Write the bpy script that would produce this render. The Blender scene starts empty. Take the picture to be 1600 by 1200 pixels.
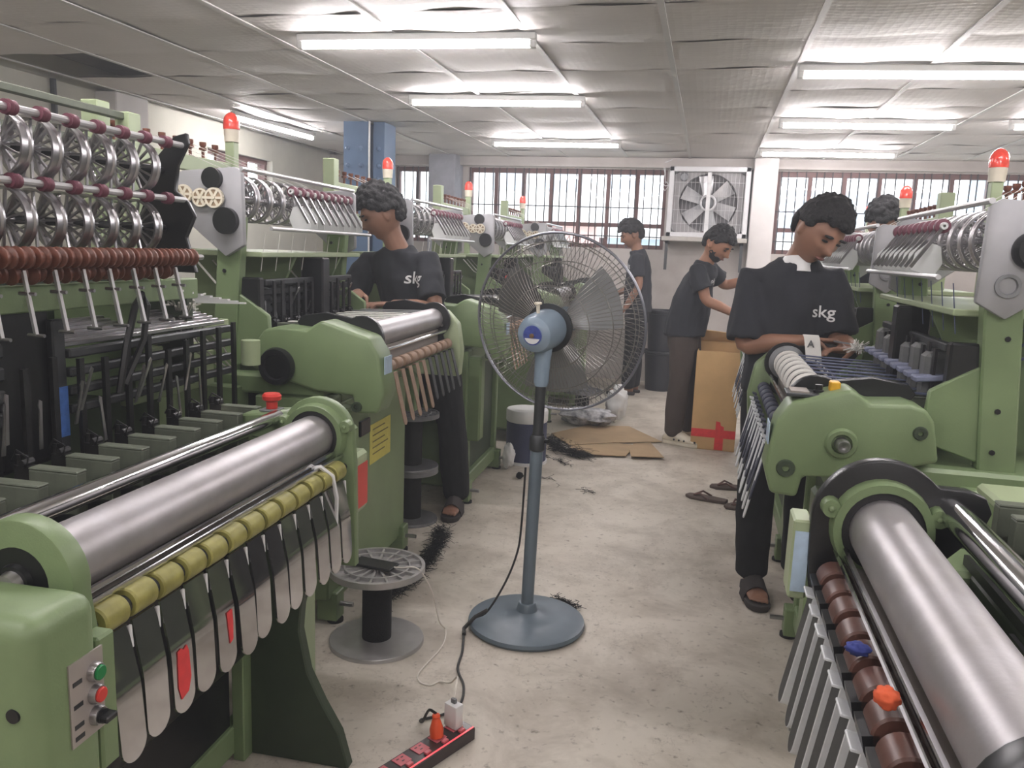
import bpy, bmesh, math, random
from mathutils import Vector, Matrix, Euler, noise
from mathutils.bvhtree import BVHTree
random.seed(7)
PI = math.pi
sc = bpy.context.scene
COL = sc.collection

# ------------------------------------------------------------------ camera
cam_data = bpy.data.cameras.new('camera')
cam_data.sensor_width = 36.0
cam_data.lens = 36.0 * 1250 / 1600
cam_data.clip_start = 0.02
cam = bpy.data.objects.new('camera', cam_data)
COL.objects.link(cam)
_d = Vector(((1108 - 800) / 1250, -(402 - 600) / 1250, -1)).normalized()
_e = Vector(((108 - 800) / 1250, -(364 - 600) / 1250, -1))
_u = _d.cross(_e).normalized()
if _u.y < 0: _u = -_u
_x = _d.cross(_u)
_rot = Matrix((_x, _d, _u))
cam.matrix_world = Matrix.Translation((0, 0, 1.40)) @ _rot.to_4x4()
sc.camera = cam

# ------------------------------------------------------------------ world and exposure
world = bpy.data.worlds.new('world'); sc.world = world
world.use_nodes = True
bg = world.node_tree.nodes['Background']
bg.inputs['Color'].default_value = (0.93, 0.97, 1.0, 1)
bg.inputs['Strength'].default_value = 5.0
TUBE = 75.0
sc.view_settings.view_transform = 'Standard'
sc.view_settings.look = 'None'
sc.view_settings.exposure = 0.42
sc.cycles.use_light_tree = False
sc.cycles.max_bounces = 7; sc.cycles.diffuse_bounces = 4; sc.cycles.glossy_bounces = 3
sc.cycles.transmission_bounces = 3; sc.cycles.volume_bounces = 0; sc.cycles.transparent_max_bounces = 8
sc.cycles.caustics_reflective = False; sc.cycles.caustics_refractive = False
sc.view_settings.gamma = 1.0
sc.view_settings.use_curve_mapping = False

# ------------------------------------------------------------------ materials
def lin(c):
    return tuple((x / 255 / 12.92 if x / 255 <= 0.04045 else ((x / 255 + 0.055) / 1.055) ** 2.4) for x in c)
MATS = {}
def mat(name, rgb, rough=0.5, metal=0.0, var=0.12, scale=9.0, bump=0.0, bscale=60.0, rgb2=None, emit=0.0, coat=0.0):
    if name in MATS: return MATS[name]
    m = bpy.data.materials.new(name); m.use_nodes = True
    nt = m.node_tree; b = nt.nodes['Principled BSDF']
    c = lin(rgb)
    tc = nt.nodes.new('ShaderNodeTexCoord')
    nz = nt.nodes.new('ShaderNodeTexNoise'); nz.inputs['Scale'].default_value = scale
    nz.inputs['Detail'].default_value = 6; nz.inputs['Roughness'].default_value = 0.6
    nt.links.new(tc.outputs['Object'], nz.inputs['Vector'])
    rp = nt.nodes.new('ShaderNodeValToRGB')
    c2 = lin(rgb2) if rgb2 else tuple(min(1, x * (1 + var)) for x in c)
    c1 = c if rgb2 else tuple(x * (1 - var) for x in c)
    rp.color_ramp.elements[0].position = 0.32; rp.color_ramp.elements[1].position = 0.68
    rp.color_ramp.elements[0].color = (*c1, 1); rp.color_ramp.elements[1].color = (*c2, 1)
    nt.links.new(nz.outputs['Fac'], rp.inputs['Fac'])
    nt.links.new(rp.outputs['Color'], b.inputs['Base Color'])
    b.inputs['Roughness'].default_value = rough
    b.inputs['Metallic'].default_value = metal
    if coat: b.inputs['Coat Weight'].default_value = coat
    if emit:
        b.inputs['Emission Color'].default_value = (*c, 1); b.inputs['Emission Strength'].default_value = emit
        if emit < 2: m.cycles.emission_sampling = 'NONE'
    if bump:
        n2 = nt.nodes.new('ShaderNodeTexNoise'); n2.inputs['Scale'].default_value = bscale; n2.inputs['Detail'].default_value = 4
        nt.links.new(tc.outputs['Object'], n2.inputs['Vector'])
        bp = nt.nodes.new('ShaderNodeBump'); bp.inputs['Strength'].default_value = bump; bp.inputs['Distance'].default_value = 0.01
        nt.links.new(n2.outputs['Fac'], bp.inputs['Height'])
        nt.links.new(bp.outputs['Normal'], b.inputs['Normal'])
    MATS[name] = m
    return m

GREEN = mat('green_enamel', (118, 137, 98), 0.42, var=0.10, scale=5, bump=0.05, bscale=220)
GREEN2 = mat('pale_green_enamel', (162, 176, 140), 0.42, var=0.08, scale=6)
DGREEN = mat('dark_green_enamel', (54, 66, 48), 0.5, var=0.15, scale=5)
BLACK = mat('black_enamel', (26, 27, 29), 0.32, var=0.2)
RUBBER = mat('black_rubber', (30, 30, 31), 0.7, var=0.2)
STEEL = mat('brushed_steel', (176, 174, 176), 0.30, 0.95, var=0.10, scale=14, bump=0.02, bscale=90)
WORN = mat('worn_roller_steel', (184, 181, 184), 0.40, 0.6, var=0.10, scale=10, bump=0.03, bscale=120, rgb2=(168, 164, 164))
CHROME = mat('polished_chrome', (214, 214, 216), 0.10, 1.0, var=0.05)
FINGER = mat('satin_chrome_plate', (204, 202, 203), 0.07, 0.95, var=0.06, scale=20)
FINGER_W = mat('pale_steel_plate', (224, 227, 230), 0.45, 0.05, var=0.08, scale=20)
GREY = mat('grey_casting', (128, 130, 132), 0.5, 0.2, var=0.12)
DGREY = mat('dark_grey_steel', (66, 68, 70), 0.45, 0.5, var=0.2, scale=16)
IRON = mat('oily_iron', (44, 44, 45), 0.42, 0.6, var=0.3, scale=20)
OLIVE = mat('olive_rubber', (164, 158, 88), 0.45, var=0.16, scale=26, rgb2=(132, 128, 66))
BROWN = mat('brown_roller_rubber', (92, 62, 54), 0.38, var=0.2, scale=24)
TAN = mat('tan_ribbon', (150, 124, 104), 0.7, var=0.12, scale=40)
RUST = mat('red_brown_bakelite', (112, 66, 50), 0.4, var=0.25, scale=30)
MAROON = mat('maroon_rubber', (112, 62, 76), 0.55, var=0.15)
CREAM = mat('cream_nylon', (222, 214, 196), 0.5, var=0.08)
WHITE = mat('white_plastic', (226, 226, 226), 0.4, var=0.05)
RED = mat('red_plastic', (206, 58, 50), 0.35, var=0.08)
REDTAPE = mat('red_tape', (222, 60, 62), 0.4, var=0.12, scale=30)
GRN_BTN = mat('green_button_plastic', (18, 120, 62), 0.3, var=0.06)
LENS = mat('red_beacon_lens', (236, 78, 64), 0.18, var=0.16, scale=40, coat=0.6)
YELLOW = mat('yellow_plastic', (226, 172, 40), 0.4, var=0.08)
YLABEL = mat('yellow_sticker', (206, 196, 92), 0.5, var=0.08, scale=50)
BLABEL = mat('pale_blue_label', (178, 200, 220), 0.4, var=0.08, scale=60)
PLATE = mat('printed_steel_plate', (176, 168, 162), 0.4, 0.4, var=0.06)
YARN_W = mat('white_yarn', (222, 220, 214), 0.85, var=0.06)
YARN_B = mat('slate_blue_yarn', (84, 92, 118), 0.8, var=0.2, scale=40)
YARN_K = mat('black_yarn', (22, 22, 24), 0.9, var=0.3, scale=80, bump=0.5, bscale=300)
CLEARISH = mat('milky_acrylic', (216, 218, 218), 0.25, var=0.05)
CAST = mat('pale_casting', (160, 160, 163), 0.5, 0.15, var=0.10)
BRIGHT = mat('bright_ground_steel', (206, 206, 208), 0.32, 0.55, var=0.06)
NAVYW = mat('navy_wrapped_ribbon', (58, 62, 78), 0.75, var=0.2, scale=40)
REEDM = mat('grey_reed_steel', (104, 106, 106), 0.5, 0.3, var=0.2, scale=18)
SLATE = mat('slate_ribbon', (122, 128, 152), 0.7, var=0.15, scale=40)

# ------------------------------------------------------------------ mesh helpers
def frame(d):
    d = Vector(d).normalized()
    a = Vector((0, 0, 1)) if abs(d.z) < 0.9 else Vector((1, 0, 0))
    x = d.cross(a).normalized()
    return x, d.cross(x).normalized(), d

class MB:
    """collects shapes for one mesh; f maps every point (used to mirror a loom)"""
    def __init__(s, f=None): s.v = []; s.p = []; s.mi = []; s.f = f; s.m = 0
    def add(s, vs, fs):
        o = len(s.v); s.v += [tuple(x) for x in vs]
        s.p += [tuple(i + o for i in q) for q in fs]; s.mi += [s.m] * len(fs); return s
    def box(s, a, b, rot=None, about=None):
        x0, y0, z0 = a; x1, y1, z1 = b
        vs = [Vector(q) for q in ((x0,y0,z0),(x1,y0,z0),(x1,y1,z0),(x0,y1,z0),(x0,y0,z1),(x1,y0,z1),(x1,y1,z1),(x0,y1,z1))]
        if rot is not None:
            c = Vector(about) if about else (Vector(a) + Vector(b)) / 2
            vs = [c + rot @ (q - c) for q in vs]
        return s.add(vs, ((0,3,2,1),(4,5,6,7),(0,1,5,4),(1,2,6,5),(2,3,7,6),(3,0,4,7)))
    def bar(s, p, q, w, h, up=(0,0,1)):
        p = Vector(p); q = Vector(q); d = (q - p).normalized(); x = d.cross(Vector(up))
        if x.length < 1e-4: x = d.cross(Vector((1,0,0)))
        x.normalize(); y = x.cross(d)
        vs = [c + x * (i * w / 2) + y * (j * h / 2) for c in (p, q) for i, j in ((-1,-1),(1,-1),(1,1),(-1,1))]
        return s.add(vs, ((0,3,2,1),(4,5,6,7),(0,1,5,4),(1,2,6,5),(2,3,7,6),(3,0,4,7)))
    def cyl(s, p, q, r, r2=None, n=16):
        return s.lathe(p, q, ((0, 0), (0, r), (1, r if r2 is None else r2), (1, 0)), n)
    def lathe(s, p, q, prof, n=20, unit=False):
        """prof: (t along p->q [0..1, or metres when unit], radius)"""
        p = Vector(p); q = Vector(q); x, y, d = frame(q - p); L = 1 if unit else (q - p).length
        rings = []; vs = []; fs = []
        for t, r in prof:
            c = p + d * (t * L)
            if r < 1e-6: rings.append([len(vs)]); vs.append(c)
            else:
                rings.append(list(range(len(vs), len(vs) + n)))
                vs += [c + (x * math.cos(k * 2 * PI / n) + y * math.sin(k * 2 * PI / n)) * r for k in range(n)]
        for a, b in zip(rings, rings[1:]):
            if len(a) == 1 and len(b) == 1: continue
            for k in range(n):
                j = (k + 1) % n
                if len(a) == 1: fs.append((a[0], b[k], b[j]))
                elif len(b) == 1: fs.append((a[k], b[0], a[j]))
                else: fs.append((a[k], b[k], b[j], a[j]))
        return s.add(vs, fs)
    def ring(s, c, axis, R, r, n=32, m=8, flat=1.0):
        x, y, d = frame(axis); c = Vector(c); vs = []; fs = []
        for i in range(n):
            a = i * 2 * PI / n; e = x * math.cos(a) + y * math.sin(a)
            for j in range(m):
                b = j * 2 * PI / m
                vs.append(c + e * (R + r * math.cos(b)) + d * (r * flat * math.sin(b)))
        for i in range(n):
            for j in range(m):
                i2 = (i + 1) % n; j2 = (j + 1) % m
                fs.append((i*m+j, i2*m+j, i2*m+j2, i*m+j2))
        return s.add(vs, fs)
    def tube(s, pts, r, n=6):
        pts = [Vector(p) for p in pts]; rs = r if isinstance(r, (list, tuple)) else [r] * len(pts)
        x = None; vs = []; fs = []
        for i, p in enumerate(pts):
            t = (pts[min(i + 1, len(pts) - 1)] - pts[max(i - 1, 0)]).normalized()
            if x is None: x = frame(t)[0]
            else:
                x = x - t * x.dot(t)
                x = x.normalized() if x.length > 1e-5 else frame(t)[0]
            y = t.cross(x)
            vs += [p + (x * math.cos(k * 2 * PI / n) + y * math.sin(k * 2 * PI / n)) * rs[i] for k in range(n)]
        for i in range(len(pts) - 1):
            for k in range(n):
                j = (k + 1) % n
                fs.append((i*n+k, i*n+j, (i+1)*n+j, (i+1)*n+k))
        fs.append(tuple(range(n - 1, -1, -1))); fs.append(tuple(range((len(pts) - 1) * n, len(pts) * n)))
        return s.add(vs, fs)
    def prism(s, poly, f, t0, t1):
        """poly of (a,b); f(a,b,t) -> point; thickness t0..t1"""
        n = len(poly)
        vs = [f(a, b, t0) for a, b in poly] + [f(a, b, t1) for a, b in poly]
        fs = [tuple(range(n - 1, -1, -1)), tuple(range(n, 2 * n))]
        fs += [(i, (i + 1) % n, n + (i + 1) % n, n + i) for i in range(n)]
        return s.add(vs, fs)
    def ball(s, c, r, n=12, m=8, sq=(1, 1, 1)):
        vs = []; fs = []; c = Vector(c)
        for j in range(1, m):
            b = PI * j / m
            for k in range(n):
                a = 2 * PI * k / n
                vs.append(c + Vector((r*sq[0]*math.sin(b)*math.cos(a), r*sq[1]*math.sin(b)*math.sin(a), r*sq[2]*math.cos(b))))
        t = len(vs); vs += [c + Vector((0,0,r*sq[2])), c - Vector((0,0,r*sq[2]))]
        for j in range(m - 2):
            for k in range(n):
                k2 = (k + 1) % n
                fs.append((j*n+k, (j+1)*n+k, (j+1)*n+k2, j*n+k2))
        for k in range(n):
            k2 = (k + 1) % n
            fs.append((t, k, k2)); fs.append((t+1, (m-2)*n+k2, (m-2)*n+k))
        return s.add(vs, fs)
    def loft(s, rings):
        """rings: (centre, ax, bx) ellipses, capped"""
        n = 16; vs = []; fs = []
        for c, a, b in rings:
            c = Vector(c); a = Vector(a); b = Vector(b)
            vs += [c + a * math.cos(k*2*PI/n) + b * math.sin(k*2*PI/n) for k in range(n)]
        for i in range(len(rings) - 1):
            for k in range(n):
                j = (k + 1) % n
                fs.append((i*n+k, i*n+j, (i+1)*n+j, (i+1)*n+k))
        fs.append(tuple(range(n - 1, -1, -1))); fs.append(tuple(range((len(rings)-1)*n, len(rings)*n)))
        return s.add(vs, fs)
    def mesh(s, name, mats, bevel=0.0, smooth=True, seg=1, ang=35):
        vs = [s.f(*q) for q in s.v] if s.f else s.v
        me = bpy.data.meshes.new(name)
        me.from_pydata(vs, [], s.p)
        for m in (mats if isinstance(mats, (list, tuple)) else [mats]): me.materials.append(m)
        me.polygons.foreach_set('material_index', s.mi)
        bm = bmesh.new(); bm.from_mesh(me)
        bmesh.ops.recalc_face_normals(bm, faces=bm.faces)
        if bevel:
            es = [e for e in bm.edges if e.is_manifold and e.calc_face_angle(0) > 0.6]
            bmesh.ops.bevel(bm, geom=es, offset=bevel, segments=seg, affect='EDGES', profile=0.5, clamp_overlap=True)
        bm.to_mesh(me); bm.free()
        if smooth:
            me.polygons.foreach_set('use_smooth', [True] * len(me.polygons))
            me.set_sharp_from_angle(angle=math.radians(ang))
        return me
    def obj(s, name, mats, parent=None, **k):
        lab = k.pop('label', None); kind = k.pop('kind', None)
        o = inst(s.mesh(name, mats, **k), name, parent)
        if lab: o['label'] = lab
        if kind: o['kind'] = kind
        return o

def inst(me, name, parent=None, loc=(0, 0, 0), rot=(0, 0, 0), scale=(1, 1, 1)):
    o = bpy.data.objects.new(name, me); COL.objects.link(o)
    o.location = loc; o.rotation_euler = rot; o.scale = scale
    if parent: o.parent = parent
    return o
def tag(o, label, cat, group=None, kind=None):
    o['label'] = label; o['category'] = cat
    if group: o['group'] = group
    if kind: o['kind'] = kind
    return o
def thing(name, label, cat, loc=(0, 0, 0), rz=0.0, group=None):
    o = bpy.data.objects.new(name, None); COL.objects.link(o)
    o.location = loc; o.rotation_euler = (0, 0, rz); o.empty_display_size = 0.1
    return tag(o, label, cat, group)
def struct(o): o['kind'] = 'structure'; return o
def copy_tree(o, parent=None):
    c = o.copy(); COL.objects.link(c); c.parent = parent
    for ch in list(o.children): copy_tree(ch, c)
    return c
XZ = lambda a, b, t: Vector((a, t, b))
YZ = lambda a, b, t: Vector((t, a, b))
XY = lambda a, b, t: Vector((a, b, t))
def arc(cx, cy, r, a0, a1, n):
    return [(cx + r * math.cos(math.radians(a0 + (a1 - a0) * i / n)), cy + r * math.sin(math.radians(a0 + (a1 - a0) * i / n))) for i in range(n + 1)]

# ------------------------------------------------------------------ the room
WY = 9.0; CZ = 2.42; XL = -4.4; XR = 4.2; YB = -3.5
def floor_mat():
    m = bpy.data.materials.new('worn_concrete'); m.use_nodes = True; nt = m.node_tree; b = nt.nodes['Principled BSDF']
    tc = nt.nodes.new('ShaderNodeTexCoord')
    def nz(s, d, r, dist=0.0):
        n = nt.nodes.new('ShaderNodeTexNoise'); n.inputs['Scale'].default_value = s; n.inputs['Detail'].default_value = d
        n.inputs['Roughness'].default_value = r; n.inputs['Distortion'].default_value = dist
        nt.links.new(tc.outputs['Object'], n.inputs['Vector']); return n
    def ramp(src, p0, c0, p1, c1):
        r = nt.nodes.new('ShaderNodeValToRGB'); e = r.color_ramp.elements
        e[0].position = p0; e[1].position = p1; e[0].color = (*c0, 1); e[1].color = (*c1, 1)
        nt.links.new(src, r.inputs['Fac']); return r
    def mix(kind, fac, a, b_):
        x = nt.nodes.new('ShaderNodeMix'); x.data_type = 'RGBA'; x.blend_type = kind
        if isinstance(fac, float): x.inputs[0].default_value = fac
        else: nt.links.new(fac, x.inputs[0])
        nt.links.new(a, x.inputs[6]); nt.links.new(b_, x.inputs[7]); return x.outputs[2]
    base = ramp(nz(0.9, 8, 0.62, 0.2).outputs['Fac'], 0.30, lin((192, 183, 170)), 0.70, lin((216, 209, 197)))
    st = ramp(nz(3.2, 8, 0.72, 0.4).outputs['Fac'], 0.36, lin((150, 138, 124)), 0.56, (1, 1, 1))
    sp = ramp(nz(34, 3, 0.6).outputs['Fac'], 0.25, lin((120, 108, 96)), 0.40, (1, 1, 1))
    v = nt.nodes.new('ShaderNodeTexVoronoi'); v.feature = 'DISTANCE_TO_EDGE'; v.inputs['Scale'].default_value = 1.3
    dn = nz(3.0, 6, 0.7); ad = nt.nodes.new('ShaderNodeVectorMath'); ad.operation = 'ADD'
    nt.links.new(tc.outputs['Object'], ad.inputs[0]); nt.links.new(dn.outputs['Color'], ad.inputs[1])
    nt.links.new(ad.outputs[0], v.inputs['Vector'])
    ck = ramp(v.outputs['Distance'], 0.0, lin((128, 118, 106)), 0.006, (1, 1, 1))
    c = mix('MULTIPLY', 0.42, base.outputs['Color'], st.outputs['Color'])
    c = mix('MULTIPLY', 0.7, c, sp.outputs['Color'])
    c = mix('MULTIPLY', 0.35, c, ck.outputs['Color'])
    nt.links.new(c, b.inputs['Base Color'])
    rr = ramp(nz(2.2, 5, 0.6).outputs['Fac'], 0.3, (0.42,) * 3, 0.7, (0.7,) * 3)
    nt.links.new(rr.outputs['Color'], b.inputs['Roughness'])
    bp = nt.nodes.new('ShaderNodeBump'); bp.inputs['Strength'].default_value = 0.07; bp.inputs['Distance'].default_value = 0.01
    nt.links.new(nz(28, 6, 0.7).outputs['Fac'], bp.inputs['Height']); nt.links.new(bp.outputs['Normal'], b.inputs['Normal'])
    return m
WALL = mat('grey_plaster', (190, 184, 180), 0.85, var=0.10, scale=2.5, bump=0.1, bscale=40, rgb2=(168, 162, 157))
WALLL = mat('pale_distemper', (198, 196, 184), 0.85, var=0.08, scale=3)
PILLAR = mat('pillar_plaster', (212, 208, 206), 0.85, var=0.08, scale=3)
FRAMEB = mat('brown_window_paint', (104, 72, 68), 0.6, var=0.15)
GRILL = mat('grille_iron', (64, 60, 62), 0.6, 0.3, var=0.15)

fl = struct(MB().box((XL - .2, YB, -0.1), (XR + .2, WY + .2, 0)).obj('floor', floor_mat(), smooth=False))

# back wall with its window openings
OPEN = [(-3.63, -3.11), (-2.74, -0.50), (0.63, 4.0)]
SILL, HEAD = 1.46, 2.31
bw = MB().box((XL - .2, WY, 0), (XR + .2, WY + .2, SILL)); bw.box((XL - .2, WY, HEAD), (XR + .2, WY + .2, CZ + .2))
xs = [XL - .2] + [x for o in OPEN for x in o] + [XR + .2]
for i in range(0, len(xs), 2): bw.box((xs[i], WY, SILL), (xs[i + 1], WY + .2, HEAD))
wall_back = struct(bw.obj('wall_back', WALL, smooth=False))
MB().box((0.38, WY - .22, 0), (0.62, WY, CZ)).obj('pillar', PILLAR, wall_back, bevel=.008)
MB().box((-3.11, WY - .30, 0), (-2.80, WY, CZ)).obj('pillar', mat('blue_grey_pillar', (150, 152, 160), .8), wall_back, bevel=.008)
MB().box((XL, WY - .12, CZ - .10), (XR, WY, CZ)).obj('beam', WALL, wall_back)

def glass_mat():
    m = bpy.data.materials.new('dusty_window_glass'); m.use_nodes = True; nt = m.node_tree
    nt.nodes.remove(nt.nodes['Principled BSDF'])
    out = nt.nodes['Material Output']; t = nt.nodes.new('ShaderNodeBsdfTransparent'); g = nt.nodes.new('ShaderNodeBsdfGlossy')
    g.inputs['Roughness'].default_value = 0.05; t.inputs['Color'].default_value = (.90, .93, .95, 1)
    mx = nt.nodes.new('ShaderNodeMixShader'); nz = nt.nodes.new('ShaderNodeTexNoise'); nz.inputs['Scale'].default_value = 3
    mr = nt.nodes.new('ShaderNodeMapRange'); mr.inputs[3].default_value = 0.03; mr.inputs[4].default_value = 0.10
    nt.links.new(nz.outputs['Fac'], mr.inputs[0]); nt.links.new(mr.outputs[0], mx.inputs[0])
    nt.links.new(t.outputs[0], mx.inputs[1]); nt.links.new(g.outputs[0], mx.inputs[2]); nt.links.new(mx.outputs[0], out.inputs['Surface'])
    return m
GLASS = glass_mat()
for wi, (x0, x1) in enumerate(OPEN):
    w = struct(MB().box((x0, WY + .06, HEAD - .05), (x1, WY + .12, HEAD)).box((x0, WY + .06, SILL), (x1, WY + .12, SILL + .045))
               .obj('window_%d' % (wi + 1), FRAMEB, smooth=False))
    n = max(2, round((x1 - x0) / 0.335)); st = (x1 - x0) / n
    mull = MB().box((-.02, 0, SILL + .045), (.02, .06, HEAD - .05)).mesh('mullion', FRAMEB, smooth=False)
    rail = MB().box((-st / 2 + .02, 0, 1.69), (st / 2 - .02, .05, 1.735)).mesh('rail', FRAMEB, smooth=False)
    pane = MB().box((-st / 2 + .02, 0, SILL + .045), (st / 2 - .02, .004, 1.69)).mesh('pane', GLASS, smooth=False)
    pane2 = MB().box((-st / 2 + .02, 0, 1.735), (st / 2 - .02, .004, HEAD - .05)).mesh('pane', GLASS, smooth=False)
    for k in range(n + 1): inst(mull, 'mullion', w, (x0 + k * st + (.02 if k == 0 else -.02 if k == n else 0), WY + .06, 0))
    for k in range(n):
        c = x0 + (k + .5) * st
        inst(rail, 'rail', w, (c, WY + .065, 0)); inst(pane, 'pane', w, (c, WY + .10, 0)); inst(pane2, 'pane', w, (c, WY + .10, 0))
    gb = MB().cyl((0, 0, SILL), (0, 0, HEAD), .0068, n=6).mesh('grille_bar', GRILL)
    for k in range(int((x1 - x0) / .085)):
        inst(gb, 'grille_bar', w, (x0 + (k + .5) * .085, WY + .02, 0), (0, random.uniform(-.008, .008), 0))
    for z in (1.585, 1.895): MB().box((x0, WY + .012, z), (x1, WY + .026, z + .012)).obj('grille_rail', GRILL, w, smooth=False)

# side walls
lw = MB().box((XL - .2, YB, 0), (XL, WY, 1.75)); lw.box((XL - .2, YB, 2.2), (XL, WY, CZ + .2))
for a, b in ((YB, 6.5), (7.6, WY)): lw.box((XL - .2, a, 1.75), (XL, b, 2.2))
wall_left = struct(lw.obj('wall_left', WALLL, smooth=False))
MB().box((XL, 5.15, 0), (XL + .18, 5.50, CZ)).obj('pillar', PILLAR, wall_left, bevel=.008)
MB().tube([(XL + .02, 4.75, CZ), (XL + .02, 4.75, 2.28), (XL + .03, 4.74, 2.1)], .02).obj('drain_pipe', DGREY, wall_left)
w4 = struct(MB().box((XL - .14, 6.5, 1.75), (XL - .06, 7.6, 1.79)).box((XL - .14, 6.5, 2.16), (XL - .06, 7.6, 2.2)).obj('window_4', FRAMEB, smooth=False))
for k in range(4): MB().box((XL - .14, 6.5 + k * .35, 1.79), (XL - .06, 6.54 + k * .35, 2.16)).obj('mullion', FRAMEB, w4, smooth=False)
for k in range(3): MB().box((XL - .11, 6.54 + k * .35, 1.79), (XL - .106, 6.85 + k * .35, 2.16)).obj('pane', GLASS, w4, smooth=False)
struct(MB().box((XR, YB, 0), (XR + .2, WY, CZ + .2)).obj('wall_right', WALLL, smooth=False))
struct(MB().box((XL - .2, YB - .2, 0), (XR + .2, YB, CZ + .2)).obj('wall_front', WALLL, smooth=False))

# ceiling: sagging lay-in panels on a painted grid
def ceil_mat():
    m = bpy.data.materials.new('embossed_ceiling_panel'); m.use_nodes = True; nt = m.node_tree; b = nt.nodes['Principled BSDF']
    tc = nt.nodes.new('ShaderNodeTexCoord'); gm = nt.nodes.new('ShaderNodeNewGeometry')
    nz = nt.nodes.new('ShaderNodeTexNoise'); nz.inputs['Scale'].default_value = 1.4; nz.inputs['Detail'].default_value = 4
    nt.links.new(gm.outputs['Position'], nz.inputs['Vector'])
    r = nt.nodes.new('ShaderNodeValToRGB'); r.color_ramp.elements[0].color = (*lin((200, 196, 192)), 1); r.color_ramp.elements[1].color = (*lin((222, 218, 215)), 1)
    nt.links.new(nz.outputs['Fac'], r.inputs['Fac']); nt.links.new(r.outputs['Color'], b.inputs['Base Color'])
    b.inputs['Roughness'].default_value = 0.62
    vo = nt.nodes.new('ShaderNodeTexVoronoi'); vo.inputs['Scale'].default_value = 26; vo.inputs['Randomness'].default_value = 0.15
    nt.links.new(tc.outputs['Object'], vo.inputs['Vector'])
    n2 = nt.nodes.new('ShaderNodeTexNoise'); n2.inputs['Scale'].default_value = 7; nt.links.new(gm.outputs['Position'], n2.inputs['Vector'])
    ad = nt.nodes.new('ShaderNodeMath'); ad.operation = 'ADD'; mu = nt.nodes.new('ShaderNodeMath'); mu.operation = 'MULTIPLY'; mu.inputs[1].default_value = 3.0
    nt.links.new(n2.outputs['Fac'], mu.inputs[0]); nt.links.new(vo.outputs['Distance'], ad.inputs[0]); nt.links.new(mu.outputs[0], ad.inputs[1])
    bp = nt.nodes.new('ShaderNodeBump'); bp.inputs['Strength'].default_value = 0.16; bp.inputs['Distance'].default_value = 0.01
    nt.links.new(ad.outputs[0], bp.inputs['Height']); nt.links.new(bp.outputs['Normal'], b.inputs['Normal'])
    return m
CEIL = ceil_mat(); TBAR = mat('ceiling_rail_paint', (200, 199, 196), 0.5, var=0.05)
PX, PY = 0.655, 0.605
ceiling = struct(MB().box((XL - .2, YB - .2, CZ + .16), (XR + .2, WY + .2, CZ + .3)).obj('ceiling', mat('roof_deck_grey', (120, 118, 114), .9), smooth=False))  # deck above the panels, one even grey
def panel_mesh(i):
    g = MB(); n = 6; sag = random.uniform(.004, .016)
    for z in (0, .012):
        g.v += [((a / n - .5) * (PX - .006), (b / n - .5) * (PY - .006), z - sag * (1 - (2 * b / n - 1) ** 2) * (.5 + .5 * (1 - (2 * a / n - 1) ** 2)) - .004 * math.sin(a * 1.3 + i)) for b in range(n + 1) for a in range(n + 1)]
    N = (n + 1) ** 2
    for b in range(n):
        for a in range(n):
            q = b * (n + 1) + a
            g.p.append((q, q + 1, q + n + 2, q + n + 1)); g.p.append((N + q, N + q + n + 1, N + q + n + 2, N + q + 1))
    g.mi = [0] * len(g.p)
    return g.mesh('ceiling_panel', CEIL, ang=60)
PM = [panel_mesh(i) for i in range(6)]
X0C = 0.385 - PX * 7
ny = 11
for i in range(14):
    x = X0C + PX * (i - .0) + PX / 2 - PX * .5
    for j in range(ny):
        y = WY - PY * (j + .5)
        xx = X0C + PX * i + PX / 2
        if xx < XL - .1 or xx > XR: continue
        if i == 0 and j in (7,): continue                    # a panel is missing by the left wall
        inst(random.choice(PM), 'ceiling_panel', ceiling, (xx, y, CZ + .008), (random.uniform(-.01, .01), random.uniform(-.006, .006), 0))
for i in range(15):
    x = X0C + PX * i
    if XL < x < XR: MB().box((x - .014, YB, CZ - .004), (x + .014, WY, CZ + .002)).obj('ceiling_rail', TBAR, ceiling, smooth=False)
MB().box((XL, YB, CZ + .02), (XR, WY - PY * ny, CZ + .04)).obj('ceiling_sheet', CEIL, ceiling, smooth=False)

# fluorescent battens
TUBEM = mat('lit_fluorescent_tube', (255, 249, 251), 0.4, var=0.0, emit=TUBE)
BATTEN = mat('batten_housing', (214, 214, 212), 0.4, var=0.04)
def batten(cx, y, label, rz=0.0, L=1.2):
    t = thing('tube_light', label, 'light', (cx, y, CZ - .056), rz, 'fluorescent battens under the ceiling')
    MB().box((-L / 2, -.026, .016), (L / 2, .026, .050)).obj('housing', BATTEN, t, bevel=.004)
    MB().cyl((-L / 2 + .03, 0, 0), (L / 2 - .03, 0, 0), .016, n=10).obj('tube', TUBEM, t, label='glowing white tube')
    for s in (-1, 1): MB().box((s * (L / 2 - .015) - .015, -.02, -.018), (s * (L / 2 - .015) + .015, .02, .03)).obj('end_cap', BATTEN, t, bevel=.004)
    return t
batten(-1.47, 3.87, 'nearest and longest glowing tube light over the left looms', .06)
batten(-1.47, 5.42, 'glowing tube light in the middle of the three over the left looms', .08)
batten(-1.45, 7.50, 'glowing tube light over the left looms, smallest and nearest the window wall', .05)
batten(0.98, 4.70, 'glowing tube light high over the right looms, running out of the picture', .08)
batten(1.02, 6.38, 'glowing tube light between two others over the right looms', .08)
batten(0.98, 8.05, 'glowing tube light right above the pillar beside the exhaust fan', .05)
batten(2.55, 6.45, 'tube light whose tip just shows at the right picture edge', .08)
batten(-3.75, 6.55, 'tube light seen behind the red beacon by the plastered left wall', 1.5)
for y in (2.0, 0.2, -1.6):
    for x in (-1.47, 1.0): batten(x, y, 'tube light overhead behind the photographer, out of the picture')
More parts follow.
